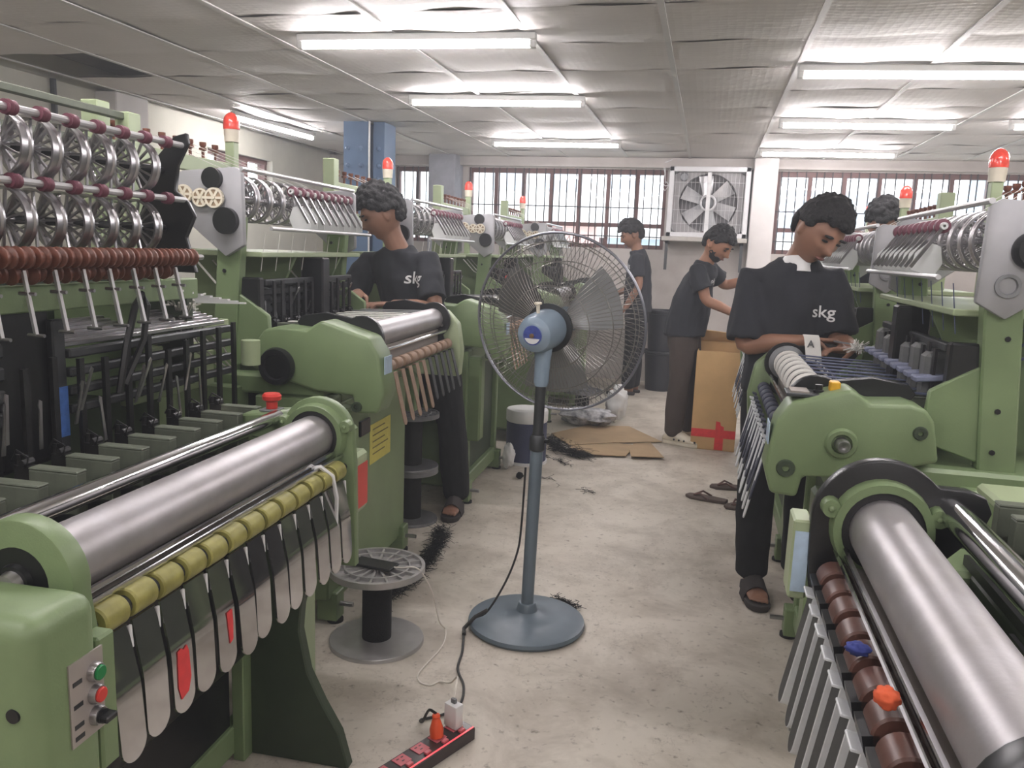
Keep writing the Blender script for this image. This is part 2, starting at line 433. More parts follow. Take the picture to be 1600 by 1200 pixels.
for y in (4.7, 2.6): batten(2.9, y, 'tube light out of the picture on the far right')
# ------------------------------------------------------------------ shared loom pieces
def wheel_mesh(r, w, spokes=14, mt=None):
    """a spoked feed wheel, axis along y"""
    g = MB(); n = 28
    g.lathe((0, -w / 2, 0), (0, w / 2, 0), ((0, r * .93), (.0, r), (.16, r), (.24, r * .94), (.76, r * .94), (.84, r), (1, r), (1, r * .93), (.8, r * .91), (.2, r * .91), (0, r * .93)), n)
    g.cyl((0, -w * .55, 0), (0, w * .55, 0), r * .16, n=12)
    for k in range(spokes):
        a = k * 2 * PI / spokes; e = Vector((math.cos(a), 0, math.sin(a)))
        g.bar(e * r * .12, e * r * .92, .0045, .007, up=(0, 1, 0))
    return g.mesh('feed_wheel', mt or STEEL, ang=40)
def finger_mesh(w, L, mt, n=8, th=.004, bend=0):
    """a hanging guide plate with a round foot: top lip at z=0, hangs down, width along y"""
    g = MB()
    if bend:            # polished plate, its upper part kicked in towards the loom
        rows = []
        zs_ = [-(L - w / 2) * i / 10 for i in range(11)]
        for z in zs_: rows.append((z, w / 2, bend * .15 * max(0, z + .45 * L)))
        for i in range(1, 9): rows.append((-(L - w / 2) - w / 2 * math.sin(i * PI / 16), w / 2 * math.cos(i * PI / 16) + .0004, 0))
        n_ = len(rows) - 1
        for t_ in (-th / 2, th / 2):
            g.v += [(off + t_, sg * hw, z) for z, hw, off in rows for sg in (-1, 1)]
        m_ = 2 * (n_ + 1)
        for i in range(n_):
            a = 2 * i
            g.p += [(a, a + 1, a + 3, a + 2), (m_ + a, m_ + a + 2, m_ + a + 3, m_ + a + 1), (a, a + 2, m_ + a + 2, m_ + a), (a + 1, m_ + a + 1, m_ + a + 3, a + 3)]
        g.p += [(0, m_, m_ + 1, 1), (m_ - 2, m_ - 1, 2 * m_ - 1, 2 * m_ - 2)]
        g.mi = [0] * len(g.p)
        return g.mesh('guide_finger', mt, ang=50)
    poly = [(-w / 2, 0), (w / 2, 0), (w / 2, -(L - w / 2))] + arc(0, -(L - w / 2), w / 2, 0, -180, n)[1:]
    g.prism(poly, YZ, -th / 2, th / 2)
    if isinstance(mt, list): g.mi[0] = g.mi[1] = 1
    g.box((-th / 2 - .012, -w / 2, -.004), (th / 2, w / 2, .001))
    return g.mesh('guide_finger', mt, bevel=.0012)
def sleeve_mesh(r, L, mt, n=20):
    return MB().lathe((0, -L / 2, 0), (0, L / 2, 0), ((0, r * .35), (0, r * .9), (.06, r), (.94, r), (1, r * .9), (1, r * .35)), n).mesh('guide_roller', mt)
def gear_mesh(r, mt, teeth=36, w=.012):
    g = MB(); rim = []
    for k in range(teeth * 2): rim.append((r * (1 if k % 2 else .94) * math.cos(k * PI / teeth), r * (1 if k % 2 else .94) * math.sin(k * PI / teeth)))
    N = len(rim); inner = [(r * .78 * math.cos(k * PI / teeth), r * .78 * math.sin(k * PI / teeth)) for k in range(N)]
    vs = [(a, t, b) for t in (-w / 2, w / 2) for ring in (rim, inner) for a, b in ring]
    fs = []
    for k in range(N):
        j = (k + 1) % N
        fs += [(k, j, N + j, N + k), (2*N + k, 3*N + k, 3*N + j, 2*N + j), (k, 2*N + k, 2*N + j, j), (N + k, N + j, 3*N + j, 3*N + k)]
    g.add(vs, fs); g.m = 1; g.cyl((0, -w * .25, 0), (0, w * .1, 0), r * .80, n=24); g.m = 0
    for k in range(6):
        a = k * PI / 3; e = Vector((math.cos(a), 0, math.sin(a))); g.bar(Vector((0, -w * .25, 0)), e * r * .8 + Vector((0, -w * .25, 0)), .009, w * .6, up=(0, 1, 0))
    g.cyl((0, -w * .9, 0), (0, w * .6, 0), r * .18, n=12)
    return g.mesh('gear', [mt, mat('tan_gear_web', (150, 128, 100), .6)], smooth=True, ang=30)
HEADM = mat('dusty_green_grey', (92, 98, 84), .6, var=.15, scale=30)
def head_meshes():
    a = MB().box((-.06, -.019, -.07), (.06, .019, 0)).box((-.061, -.0205, 0), (.060, .0205, .004)).mesh('head_box', HEADM, bevel=.002)
    g = MB(); g.box((.06, -.014, -.02), (.10, .014, .004)); g.cyl((.075, -.02, .008), (.075, .02, .008), .007, n=8); g.cyl((.098, 0, -.02), (.098, 0, .02), .005, n=8)
    g.box((.085, -.02, .0), (.115, -.012, .018)); g.tube([(.07, .012, 0), (.06, .016, .02), (.09, .014, .03), (.105, .012, .012)], .0022, 5)
    b = g.mesh('feeler', IRON)
    c = MB().prism([(-.006, 0), (.006, 0), (.004, .07), (.008, .08), (.004, .09), (-.006, .086)], lambda p, q, t: Vector((.115 + t, p, q)), -.0015, .0015).mesh('needle_lever', STEEL)
    return a, b, c

def beacon(parent, pt):
    b = MB().lathe((0, 0, 0), (0, 0, .05), ((0, 0), (0, .028), (.5, .029), (.55, .030), (1, .030), (1, 0)), 20).obj('beacon_base', CREAM, parent)
    b.location = pt
    g = MB().lathe((0, 0, .05), (0, 0, .12), ((0, 0), (0, .032), (.12, .033), (.45, .032), (.66, .029), (.82, .022), (.94, .012), (1, 0)), 20)
    l = g.obj('beacon_lens', LENS, b, label='red domed warning lens')
    return b

# ------------------------------------------------------------------ type B: the looms along the aisle
def loom_b(name, label, group, s, loc, rz, W, zs, zlamp_v, opts=()):
    f = lambda u, v, z: (s * u, v, z * zs)
    N = lambda: MB(f)
    root = thing(name, label, 'loom', loc, rz, group)
    sw = W / .385
    P = lambda u, v, z: (s * u, v, z * zs)
    # drive-end cover
    prof = [(0, .80), (-.02, .87), (.0, 1.0), (.03, 1.055), (.17, 1.102), (.195, 1.085), (.215, 1.067), (.305, 1.074), (.345, 1.062), (.365, 1.03), (.385, .925), (.19, .862), (.075, .855), (.065, .795)]
    cv = N().prism([(a * sw, b) for a, b in prof], XZ, 0, .13).obj('end_cover', GREEN, root, bevel=.012, seg=3)
    if s < 0:
        N().lathe((.30 * sw, .004, .94), (.30 * sw, -.03, .94), ((0, .062), (.5, .066), (1, .06), (1, .045), (.6, .042), (.6, 0)), 28).obj('hub_cap', BLACK, cv, label='round black hub cap')
        N().lathe((.06 * sw, .004, .82), (.06 * sw, -.01, .82), ((0, .018), (1, .018), (1, .010), (.4, .009), (.4, 0)), 14).obj('bolt_recess', DGREEN, cv)
    else:
        N().lathe((.158 * sw, .004, .956), (.158 * sw, -.012, .956), ((0, .042), (.7, .040), (1, .036), (1, .026), (.2, .024), (.2, 0)), 28).obj('boss_ring', GREEN, cv)
        N().lathe((.158 * sw, .0, .956), (.158 * sw, -.045, .956), ((0, .018), (.9, .018), (1, .015), (1, .004), (.95, 0)), 18).obj('shaft_end', STEEL, cv, label='steel shaft end')
        N().lathe((.032 * sw, .004, .875), (.032 * sw, -.008, .875), ((0, .026), (1, .022), (1, .010), (.3, .009), (.3, 0)), 18).obj('bolt_recess', DGREEN, cv)
        N().lathe((.335 * sw, .004, 1.0), (.335 * sw, -.008, 1.0), ((0, .02), (1, .016), (1, .007), (.3, .006), (.3, 0)), 14).obj('bolt_recess', DGREEN, cv)
    # label on the aisle side of the cover
    N().box((-.0155, .03, .93), (-.0125, .10, .99)).obj('rating_label', BLABEL, cv)
    # cabinet, feet and base
    N().box((.20, .13, .06), (W + .02, .16, .83)).box((.20, .81, .06), (W + .02, .85, .83)).box((.20, .16, .06), (W, .81, .14)).box((.20, .16, .72), (W, .81, .83)).obj('base_frame', GREEN, root, bevel=.006)
    N().box((.23, .16, .14), (.245, .81, .72)).obj('side_panel', DGREEN, root)
    N().box((.19, .02, .10), (W, .13, .83)).obj('end_panel', GREEN, root, bevel=.006)
    N().box((.12, .05, .35), (.20, .14, .80)).obj('end_bracket', GREEN, root, bevel=.01)
    for v in (.05, .80):
        ft = N().box((.17, v, .012), (.25, v + .07, .12)).obj('foot', GREEN, root, bevel=.004)
        N().cyl((.19, v + .035, 0), (.19, v + .035, .012), .03).obj('foot_pad', RUBBER, ft)
        N().cyl((.12, v + .035, .07), (.18, v + .035, .07), .009, n=10).obj('foot_bolt', STEEL, ft)
    N().box((.22, .04, .83), (W + .42, 1.14, .90)).obj('bed', GREEN, root, bevel=.01)
    N().box((W + .1, .04, .30), (W + .40, 1.14, .83)).obj('gear_case', DGREEN, root, bevel=.01)
    for v in (.0, 1.05): N().box((W + .06, v, .0), (W + .42, v + .09, .86)).obj('rear_leg', GREEN, root, bevel=.008)
    # far end plate
    N().prism([(-.01, .78), (-.02, .9), (.0, 1.02), (.06, 1.08), (.30, 1.06), (.34, .84), (.2, .78)], XZ, 1.03, 1.10).obj('far_cover', GREEN2 if s < 0 else GREEN, root, bevel=.01, seg=2)
    N().box((.2, 1.03, .60), (W + .0, 1.10, .80)).obj('far_panel', GREEN, root, bevel=.006)
    # black roller brackets
    br = arc(.11, 1.035, .080, 60, 235, 12) + [(.05, .93), (.10, .90), (.17, .94), (.33, 1.04), (.36, 1.08), (.34, 1.105), (.25, 1.12)]
    for v in (.13, 1.0):
        b = N().prism(br, XZ, v, v + .022).obj('roller_bracket', BLACK, root, bevel=.003)
        N().cyl((.065, v - .008, 1.015), (.065, v, 1.015), .008, n=10).obj('bracket_bolt', CHROME, b)
    ro = N().cyl((.11, .152, 1.04), (.11, 1.0, 1.04), .047, n=32).obj('take_up_roller', WORN if 'tape' not in opts else RUBBER, root)
    N().cyl((.20, .152, 1.06), (.20, 1.0, 1.06), .014, n=14).obj('press_bar', CHROME, root)
    N().cyl((.05, .15, .99), (.05, 1.0, .99), .007, n=10).obj('guide_bar', CHROME, root)
    N().box((.085, .15, .93), (.095, 1.0, .995)).obj('tray', PLATE, root)
    N().cyl((.035, .15, .935), (.035, 1.0, .935), .008, n=10).obj('roller_shaft', IRON, root)
    if 'tape' in opts:      # white ribbon wound on the roller in bands
        tm = MB().lathe((0, -.026, 0), (0, .026, 0), ((0, .04), (0, .0515), (1, .0515), (1, .04)), 28).mesh('ribbon_band', YARN_W)
        for k in range(8): inst(tm, 'ribbon_band', root, P(.11, .21 + k * .10, 1.04))
        N().lathe((.11, .965, 1.04), (.11, .99, 1.04), ((0, .05), (.2, .066), (.8, .066), (1, .05)), 28).obj('roller_flange', GREY, root)
    rm = sleeve_mesh(.023, .056, NAVYW if 'tape' in opts else TAN)
    f1 = finger_mesh(.036, .20, TAN if s < 0 else NAVYW); f2 = finger_mesh(.036, .18 if s < 0 else .24, DGREY if s < 0 else FINGER_W)
    for k in range(10):
        v = .20 + k * .085
        o = inst(rm, 'guide_roller', root, P(.035, v, .935))
        o = inst(f1 if k < 5 or s > 0 else f2, 'guide_finger', root, P(.008, v, .915), (0, s * .24 + random.uniform(-.02, .02), 0))
        if s > 0:
            inst(f2, 'guide_finger', root, P(.0, v + .012, .895), (0, s * .20 + random.uniform(-.02, .02), 0))
    # ribbons and weaving heads
    bx, fe, le = head_meshes()
    for k in range(9):
        v = .19 + k * .088
        rb = N().bar((.13, v, 1.082), (.42, v, 1.075), .026, .003).obj('ribbon', YARN_W if s < 0 and k < 7 else YARN_B if s > 0 else GREY, root)
        h = inst(bx, 'weaving_head', root, P(.40, v, 1.065), (0, 0, PI if s < 0 else 0))
        inst(fe, 'feeler', h); inst(le, 'needle_lever', h, (0, 0, .0), (random.uniform(-.2, .2), random.uniform(-.5, .2), 0))
    if s > 0:
        sh = N().box((0, -.026, -.008), (.22, .026, .008)).mesh('shed_strip', SLATE, bevel=.003)
        for k in range(9): inst(sh, 'shed_strip', root, P(.36, .19 + k * .088, 1.118), (0, s * -.10, 0))
    # harness
    hb = N().box((W + .02, .15, 1.20), (W + .045, .95, 1.222)).mesh('heald_bar', DGREY, bevel=.003)
    for k in range(5): inst(hb, 'heald_bar', root, (s * .02 * k, 0, -.035 * k * zs))
    hw = N().box((W + .005, 0, .95), (W + .012, .02, 1.21)).mesh('heald_upright', IRON)
    for k in range(12): inst(hw, 'heald_upright', root, (0, .18 + k * .064, random.uniform(-.02, .01)))
    N().box((W + .02, .10, .95), (W + .14, .14, 1.23)).obj('harness_block', BLACK, root, bevel=.006)
    N().box((W - .02, .55, .98), (W + .08, .62, 1.30)).obj('harness_block', BLACK, root, bevel=.006)
    ro_ = 0 if s < 0 else -.07
    hmm = MB(f).box((W + .06 + ro_, 0, .93), (W + .19 + ro_, .07, 1.19)).mesh('reed_block', DGREY if s < 0 else REEDM, bevel=.012)
    for k in range(6): inst(hmm, 'reed_block', root, (0, .2 + k * .125, .012 * (k % 2)))
    # uprights, leaning to the aisle
    def post(v, nm='upright'):
        o = N()
        o.bar((W + .16, v, .86), (W + .115, v, 1.44), .05, .09, up=(1, 0, 0)).obj(nm, GREEN, root, bevel=.005)
        N().prism([(W + .14, 1.20), (W + .04, 1.14), (W - .02, 1.10), (W - .03, .96), (W + .10, .92), (W + .16, .90)], XZ, v - .012, v + .012).obj('wing_plate', GREEN, root, bevel=.004)
        bolt = N().cyl((W + .14, v - .03, 0), (W + .14, v - .024, 0), .007, n=8).mesh('bolt', IRON)
        for z in (.95, 1.06, 1.25, 1.36): inst(bolt, 'bolt', root, (0, 0, z * zs))
    post(.10); post(1.02)
    # head plates with gears
    plate = [(W + .05, 1.34), (W + .12, 1.30), (W + .20, 1.36), (W + .34, 1.47), (W + .355, 1.51), (W + .33, 1.56), (W + .28, 1.585), (W + .08, 1.60), (W + .055, 1.58)]
    hp = N().prism(plate, XZ, .05, .075).obj('head_plate', CAST, root, bevel=.004, seg=2)
    N().prism(plate, XZ, 1.06, 1.085).obj('head_plate', CAST, root, bevel=.004)
    if s < 0:
        N().cyl((W + .16, .05, 1.56), (W + .16, .03, 1.56), .036, n=24).obj('pulley', BLACK, hp)
        N().cyl((W + .11, .05, 1.42), (W + .11, .028, 1.42), .045, n=24).obj('pulley', BLACK, hp)
    gm = gear_mesh(.036, CREAM); gs = gear_mesh(.033, CREAM, 30)
    if s < 0:
        inst(gm, 'gear', hp, P(W + .15, .035, 1.495)); inst(gs, 'gear', hp, P(W + .205, .040, 1.495)); inst(gs, 'gear', hp, P(W + .265, .030, 1.505))
    else:
        N().lathe((W + .16, .05, 1.475), (W + .16, .02, 1.475), ((0, .048), (.6, .048), (1, .04), (1, .026), (.6, .024), (.6, .012), (1, .010), (1, 0)), 28).obj('spindle_bearing', BLACK, hp, label='round black bearing')
        N().lathe((W + .115, .05, 1.385), (W + .115, .042, 1.385), ((0, .03), (1, .03), (1, .022), (0, .02)), 24).obj('cover_ring', GREY, hp)
    wm = wheel_mesh(.084, .034, 14)
    for k in range(9): inst(wm, 'feed_wheel', root, P(W + .13, .15 + k * .098, 1.50), (0, k * .3, 0))
    N().cyl((W + .13, .06, 1.50), (W + .13, 1.08, 1.50), .012, n=10).obj('wheel_shaft', STEEL, root)
    N().cyl((W + .06, .06, 1.595), (W + .06, 1.06, 1.595), .008, n=8).obj('top_rail', BRIGHT, root)
    N().cyl((W - .03, .10, 1.40), (W - .03, 1.05, 1.40), .007, n=8).obj('thread_rod', BRIGHT, root)
    hop = MB().prism([(-.035, -.05), (.030, -.055), (.04, -.01), (.02, .035), (-.015, .04), (-.04, .0)], XZ, -.002, .002).mesh('hopper_plate', CLEARISH, bevel=.001)
    trl = sleeve_mesh(.021, .022, MAROON); tl2 = sleeve_mesh(.011, .03, WHITE)
    arm = MB().bar((0, 0, .0), (-s * .075, -.02, -.11), .005, .010).mesh('tension_arm', STEEL)
    for k in range(9):
        v = .42 + k * .068
        inst(hop, 'hopper_plate', root, P(W + .02, v, 1.455), (0, s * .25, -s * random.uniform(.2, .5)))
        t = inst(trl, 'tension_roller', root, P(W + .045, v, 1.545)); inst(tl2, 'roller_cap', t, (0, -.008, 0))
        inst(arm, 'tension_arm', root, P(W + .04, v - .012, 1.535))
    # shelf and webs
    N().box((W + .02, .12, 1.30), (W + .50, 1.05, 1.318)).obj('shelf', GREEN2, root, bevel=.003)
    N().prism([(W + .12, .9), (W + .48, .9), (W + .48, 1.30), (W + .04, 1.30), (W + .10, 1.18)], XZ, .42, .44).obj('web_plate', GREEN, root)
    N().prism([(W + .12, .9), (W + .48, .9), (W + .48, 1.30), (W + .04, 1.30), (W + .10, 1.18)], XZ, .86, .88).obj('web_plate', GREEN, root)
    # creel behind, with its beacon
    cu = W + .38; lv = zlamp_v
    N().box((cu - .02, lv - .02, .8), (cu + .02, lv + .02, 1.74)).obj('creel_post', GREEN2, root, bevel=.003)
    N().box((cu - .03, lv - .83, .8), (cu + .03, lv - .77, 1.76)).obj('creel_post', GREEN2, root, bevel=.003)
    for z in (1.60, 1.46): N().box((cu - .012, lv - .78, z), (cu + .012, lv, z + .055)).obj('creel_beam', GREEN2, root, bevel=.003)
    tn = MB().lathe((0, 0, 0), (0, 0, .06), ((0, 0), (0, .006), (.45, .006), (.5, .015), (.62, .015), (.68, .008), (.8, .013), (1, .013), (1, 0)), 10).mesh('yarn_tensioner', RUST)
    for z in (1.655, 1.515):
        for k in range(8): inst(tn, 'yarn_tensioner', root, P(cu, lv - .72 + k * .085, z))
    beacon(root, P(cu, lv, 1.74))
    for k in range(5):
        N().tube([(cu, lv - .6 + k * .1, 1.70), (W + .2, .2 + k * .15, 1.60), (W + .13, .2 + k * .15, 1.575)], .0012, 4).obj('yarn', YARN_W, root)
    wy = N()
    for k in range(7): wy.tube([(W + .30, .15 + k * .11, 1.28), (W + .22, .15 + k * .11, 1.20), (W + .10, .15 + k * .11, 1.14)], .004, 5).tube([(W + .02, .15 + k * .11, 1.385), (W + .04, .15 + k * .11, 1.25)], .0015, 4)
    wy.obj('warp_yarn', YARN_W if s < 0 else YARN_B, root, kind='stuff')
    if s > 0:
        N().cyl((W + .40, .45, 1.08), (W + .40, 1.12, 1.08), .085, n=24).obj('warp_beam', YARN_B, root, label='drum of slate blue yarn')
        pn = N().box((.02 * sw, .02, 1.068), (.155 * sw, .11, 1.078)).obj('control_strip', DGREY, root, bevel=.002)
        pn.rotation_euler = (0, 0, 0)
        N().box((.03 * sw, .03, 1.078), (.075 * sw, .10, 1.083)).obj('nameplate', PLATE, pn)
        N().lathe((.10 * sw, .06, 1.078), (.10 * sw, .06, 1.10), ((0, .014), (.3, .014), (.4, .010), (1, .010), (1, 0)), 14).obj('push_button', BLACK, pn)
        N().box((.125 * sw, .045, 1.078), (.150 * sw, .08, 1.112)).obj('rocker_switch', YELLOW, pn, bevel=.003, label='yellow rocker switch')
    return root

L2 = loom_b('needle_loom', 'green loom with tan hanging guides, second from the camera on the left', 'green ribbon looms', -1, (-1.07, 2.52, 0), .04, .47, 1.03, .55)
def placed(src, loc, rz, label):
    o = copy_tree(src); o.location = loc; o.rotation_euler = (0, 0, rz); o['label'] = label; return o
placed(L2, (-1.02, 4.05, 0), .035, 'green loom behind the pedestal fan\'s left rim, third on the left')
placed(L2, (-.98, 5.58, 0), .035, 'green loom seen through the fan guard, fourth on the left')
placed(L2, (-.90, 7.10, 0), .035, 'farthest green loom on the left, below the barred window')
N_ = lambda: MB(lambda u, v, z: (-u, v, z * 1.03))
sp_ = N_().box((.19, .13, .08), (.20, .86, .80)).obj('service_panel', GREEN, L2, bevel=.003)
N_().box((.1885, .42, .50), (.1895, .66, .66)).obj('yellow_sticker', YLABEL, sp_, label='yellow printed sticker')
for k in range(5): N_().box((.188, .45, .635 - k * .025), (.1884, .45 + (.18 if k % 2 else .14), .640 - k * .025)).obj('printed_line', mat('sticker_ink', (110, 100, 50), .6), sp_)
N_().box((.178, .30, .64), (.19, .40, .70)).obj('latch', BLACK, sp_, bevel=.003)
R2 = loom_b('needle_loom', 'green loom with white ribbon on its roller, beside the man with white collar', 'green ribbon looms', 1, (.205, 2.17, 0), 0, .40, .98, 1.12, ('tape',))
placed(R2, (.235, 3.72, 0), 0, 'green loom on the right just behind the man with white collar')
placed(R2, (.33, 5.25, 0), 0, 'farthest green loom on the right, behind the half hidden head')

# ------------------------------------------------------------------ type A: the two near looms
def loom_a(name, label, s, loc, rz, L, zs, roll_mat, ring_n, left):
    f = lambda u, v, z: (s * u, v, z * zs)
    N = lambda: MB(f)
    P = lambda u, v, z: (s * u, v, z * zs)
    root = thing(name, label, 'loom', loc, rz, 'green ribbon looms')
    RU, RZ, RR = .19, .874, .058
    N().cyl((RU, .02, RZ), (RU, L, RZ), RR, n=40).obj('take_up_roller', WORN, root, label='worn steel take-up roller')
    # near end plate: round boss on a body
    body = [(.08, .60), (.085, .80)] + arc(RU, RZ, .098, 190, -20, 18) + [(.34, .84), (.40, .80), (.40, .60)]
    ne = N().prism(body, XZ, -.02, .02).obj('end_plate', GREEN if left else BLACK, root, bevel=.004, seg=2)
    N().lathe((RU, -.03, RZ), (RU, .0, RZ), ((0, 0), (0, .028), (.3, .03), (.35, .068), (.8, .072), (1, .072)), 28).obj('bearing_cover', BLACK, ne)
    N().lathe((RU, -.045, RZ), (RU, -.03, RZ), ((0, 0), (0, .012), (.1, .018), (1, .022)), 16).obj('shaft_end', STEEL, ne)
    # far end plate with bearing ring
    fb = [(.075, .50), (.08, .80)] + arc(RU, RZ, .105, 185, -10, 18) + [(.36, .90), (.40, .88), (.40, .5)]
    if not left: fb = [(.09, .66), (.07, .80)] + arc(RU, RZ, .122, 185, 42, 16) + [(.33, .955), (.36, .945), (.372, .92), (.36, .885), (.28, .80), (.20, .70)]
    fe = N().prism(fb, XZ, L + .02, L + .05).obj('end_plate', GREEN if left else BLACK, root, bevel=.004, seg=2)
    N().lathe((RU, L - .01, RZ), (RU, L + .02, RZ), ((0, .072), (0, .086), (1, .090), (1, .072), (0, .072)), 32).obj('bearing_ring', GREEN, fe)
    N().lathe((RU, L - .005, RZ), (RU, L + .02, RZ), ((0, .0585), (0, .074), (1, .074), (1, .0585), (0, .0585)), 32).obj('rubber_seal', RUBBER, fe)
    for a in (20, 160, 275):
        p = (RU + .097 * math.cos(math.radians(a)), RZ + .097 * math.sin(math.radians(a)))
        e = N().lathe((p[0], L - .012, p[1]), (p[0], L + .02, p[1]), ((0, 0), (.1, .005), (.2, .006), (.21, .016), (1, .018)), 14).obj('ring_lug', GREEN, fe)
    # bars
    N().cyl((.308, .0, .915), (.308, L + .02, .915), .020 if left else .026, n=24).obj('cloth_bar', CHROME, root, label='polished chrome cloth bar')
    for d in (0, .012): N().bar((.115 + d, .02, .822 + d * 1.2), (.115 + d, L + .02, .822 + d * 1.2), .007, .009).obj('guide_rail', CHROME, root)
    N().box((.135, .02, .80), (.165, L + .02, .806)).obj('tray', PLATE, root)
    N().cyl((.11, .0, .79), (.11, L + .02, .79), .010, n=10).obj('roller_shaft', IRON, root)
    # guide rollers and hanging fingers
    n = ring_n; pit = (L - .04) / n
    rm = sleeve_mesh(.026 if left else .030, pit * .80 if left else pit * .72, roll_mat, 24)
    col = MB().lathe((0, -.006, 0), (0, .006, 0), ((0, .008), (0, .017), (1, .017), (1, .008)), 16).mesh('collar', RUST if not left else DGREY)
    fm = finger_mesh(pit * .83, .225, FINGER, 10, .004, s * 1.0) if left else finger_mesh(.044, .225, [FINGER_W, DGREY], 10, .019)  # pale rims, dark faces: lit edges and dark reflections painted in
    gap = MB().box((-.002, -.0035, -.040), (.003, .0035, 0)).mesh('spacer', WHITE, bevel=.001)
    hk = MB().prism([(0, 0), (.02, .004), (.028, -.03), (.018, -.05), (.004, -.02)], lambda a, b, t: Vector((s * (a - .03), t, b)), -pit * .36, pit * .36).mesh('guide_hook', BLACK)
    last = None
    for k in range(n):
        v = .03 + pit * (k + .5)
        gr = inst(rm, 'guide_roller', root, P(.11, v, .79 + random.uniform(-.0015, .0015)), (0, random.uniform(0, 6), 0))
        inst(col, 'collar', gr, (0, pit * .5, 0))
        tilt = random.uniform(-.02, .02) + (s * .05 if left else s * .16)
        fg = inst(fm, 'guide_finger', root, P(.082, v, .765), (0, tilt, 0)); last = fg
        inst(gap, 'spacer', fg, (s * .012 if left else 0, pit * .46, -.004))
        if not left: inst(hk, 'guide_hook', root, P(.10, v, .79))
        if left and k in (2, 4):
            tp = [(-.015, -.103), (-.004, -.100), (.002, -.106), (.013, -.101), (.018, -.115), (.020, -.165), (.010, -.190), (-.012, -.196), (-.019, -.17), (-.017, -.13)] if k == 2 else [(.0, -.102), (.02, -.101), (.021, -.125), (.018, -.165), (.006, -.170), (.002, -.13)]
            MB().prism(tp, lambda a, b, t: Vector((t, a, b)), -s * -.0032 if False else (.0026 if s < 0 else -.0036), (.0036 if s < 0 else -.0026)).obj('tape_patch', REDTAPE, fg, label='red tape patch')
    # end frame with a flared foot
    fl_ = [(.31, 0), (.31, .78), (.10, .78), (.125, .56), (.152, .45), (.158, .38), (.135, .265), (.093, .18), (.045, .10), (.017, .0)]
    N().prism(fl_, XZ, L - .16, L - .125).obj('leg_plate', DGREEN if left else GREEN, root, bevel=.004)
    N().box((.30, L - .20, .0), (.335, L - .10, .80)).obj('leg_post', GREEN, root, bevel=.003)
    N().prism([(.11, .80), (.11, .62), (.22, .56), (.42, .56), (.42, .80)], XZ, L + .05, L + .20).obj('end_box', GREEN2 if left else GREEN, root, bevel=.01)
    N().box((.28, L + .05, 0), (.42, L + .20, .58)).obj('end_leg', GREEN2 if left else GREEN, root, bevel=.006)
    N().box((.342, .02, .10), (.35, L - .20, .80)).obj('inner_guard', BLACK, root)
    N().box((.14, L + .05, .80), (.24, L + .20, .87)).obj('end_box', GREEN, root, bevel=.008)
    if left: N().prism(fl_, XZ, -.02, .015).obj('leg_plate', DGREEN, root, bevel=.004)
    N().box((.33, .0, .02), (.37, L, .10)).obj('base_rail', GREEN, root, bevel=.004)
    N().lathe((.42, .05, .42), (.42, L - .12, .42), ((0, 0), (0, .16), (.02, .165), (.98, .165), (1, .16), (1, 0)), 32).obj('drive_drum', BLACK, root)
    N().box((.36, .0, .58), (.62, L + .1, .80)).obj('bed', DGREEN, root, bevel=.008)
    N().box((.58, .0, .0), (.95, L + .1, .62)).obj('rear_case', IRON, root, bevel=.008)
    # weaving heads
    bx, fe_, le = head_meshes()
    m = 11; hp = (L + .12) / m
    for k in range(m):
        v = .02 + hp * (k + .5)
        h = inst(bx, 'weaving_head', root, P(.46, v, .918), (0, 0, PI if s < 0 else 0), (.95, .74, 1.25))
        inst(fe_, 'feeler', h); inst(le, 'needle_lever', h, (.02, 0, 0), (random.uniform(-.15, .15), random.uniform(-.45, .25), 0))
        if k % 2: inst(le, 'needle_lever', h, (-.0, .012, .02), (random.uniform(-.3, .3), random.uniform(-.6, .0), 0))
    N().box((.36, .0, .80), (.58, L + .1, .818)).obj('head_rail', IRON, root)
    if not left:
        lbx = N().box((.040, L + .03, .72), (.074, L + .11, .87)).obj('label_box', GREEN2, root, bevel=.004)
        N().box((.044, L + .027, .735), (.071, L + .029, .85)).obj('rating_label', BLABEL, lbx)
        N().box((.46, .3, .86), (.75, L + .4, .885)).obj('top_cover', GREEN2, root, bevel=.008)
        return root
    # far bridge with the emergency stop
    br = N().prism([(.26, .88), (.30, .93), (.42, .915), (.42, .86), (.30, .84)], XZ, L + .01, L + .10).obj('bridge_plate', GREEN, root, bevel=.005)
    N().box((.315, L + .02, .925), (.365, L + .075, .932)).obj('stop_base', GREY, br, bevel=.002)
    N().lathe((.34, L + .048, .932), (.34, L + .048, .975), ((0, .016), (.45, .016), (.5, .020), (.6, .026), (.85, .027), (1, .022), (1, 0)), 20).obj('stop_button', RED, br, label='red emergency stop button')
    N().lathe((.53, L + .05, .875), (.53, L + .05, .905), ((0, 0), (0, .045), (.5, .045), (.5, .036), (1, .036), (1, 0)), 28).obj('hand_wheel', CREAM, root)
    # stickers on the aisle side of the far box
    N().box((.1075, L + .062, .635), (.1095, L + .19, .765)).obj('red_label', RED, root, label='red sticker')
    # control box
    cb = N().box((.04, -.16, .0), (.40, -.028, .888)).obj('control_box', GREEN, root, bevel=.03, seg=4)
    N().lathe((.075, -.158, .755), (.075, -.162, .755), ((0, .011), (1, .010), (1, 0)), 16).obj('key_hole', BLACK, cb)
    N().box((.0375, -.100, .672), (.0405, -.032, .800)).obj('button_panel', PLATE, cb)
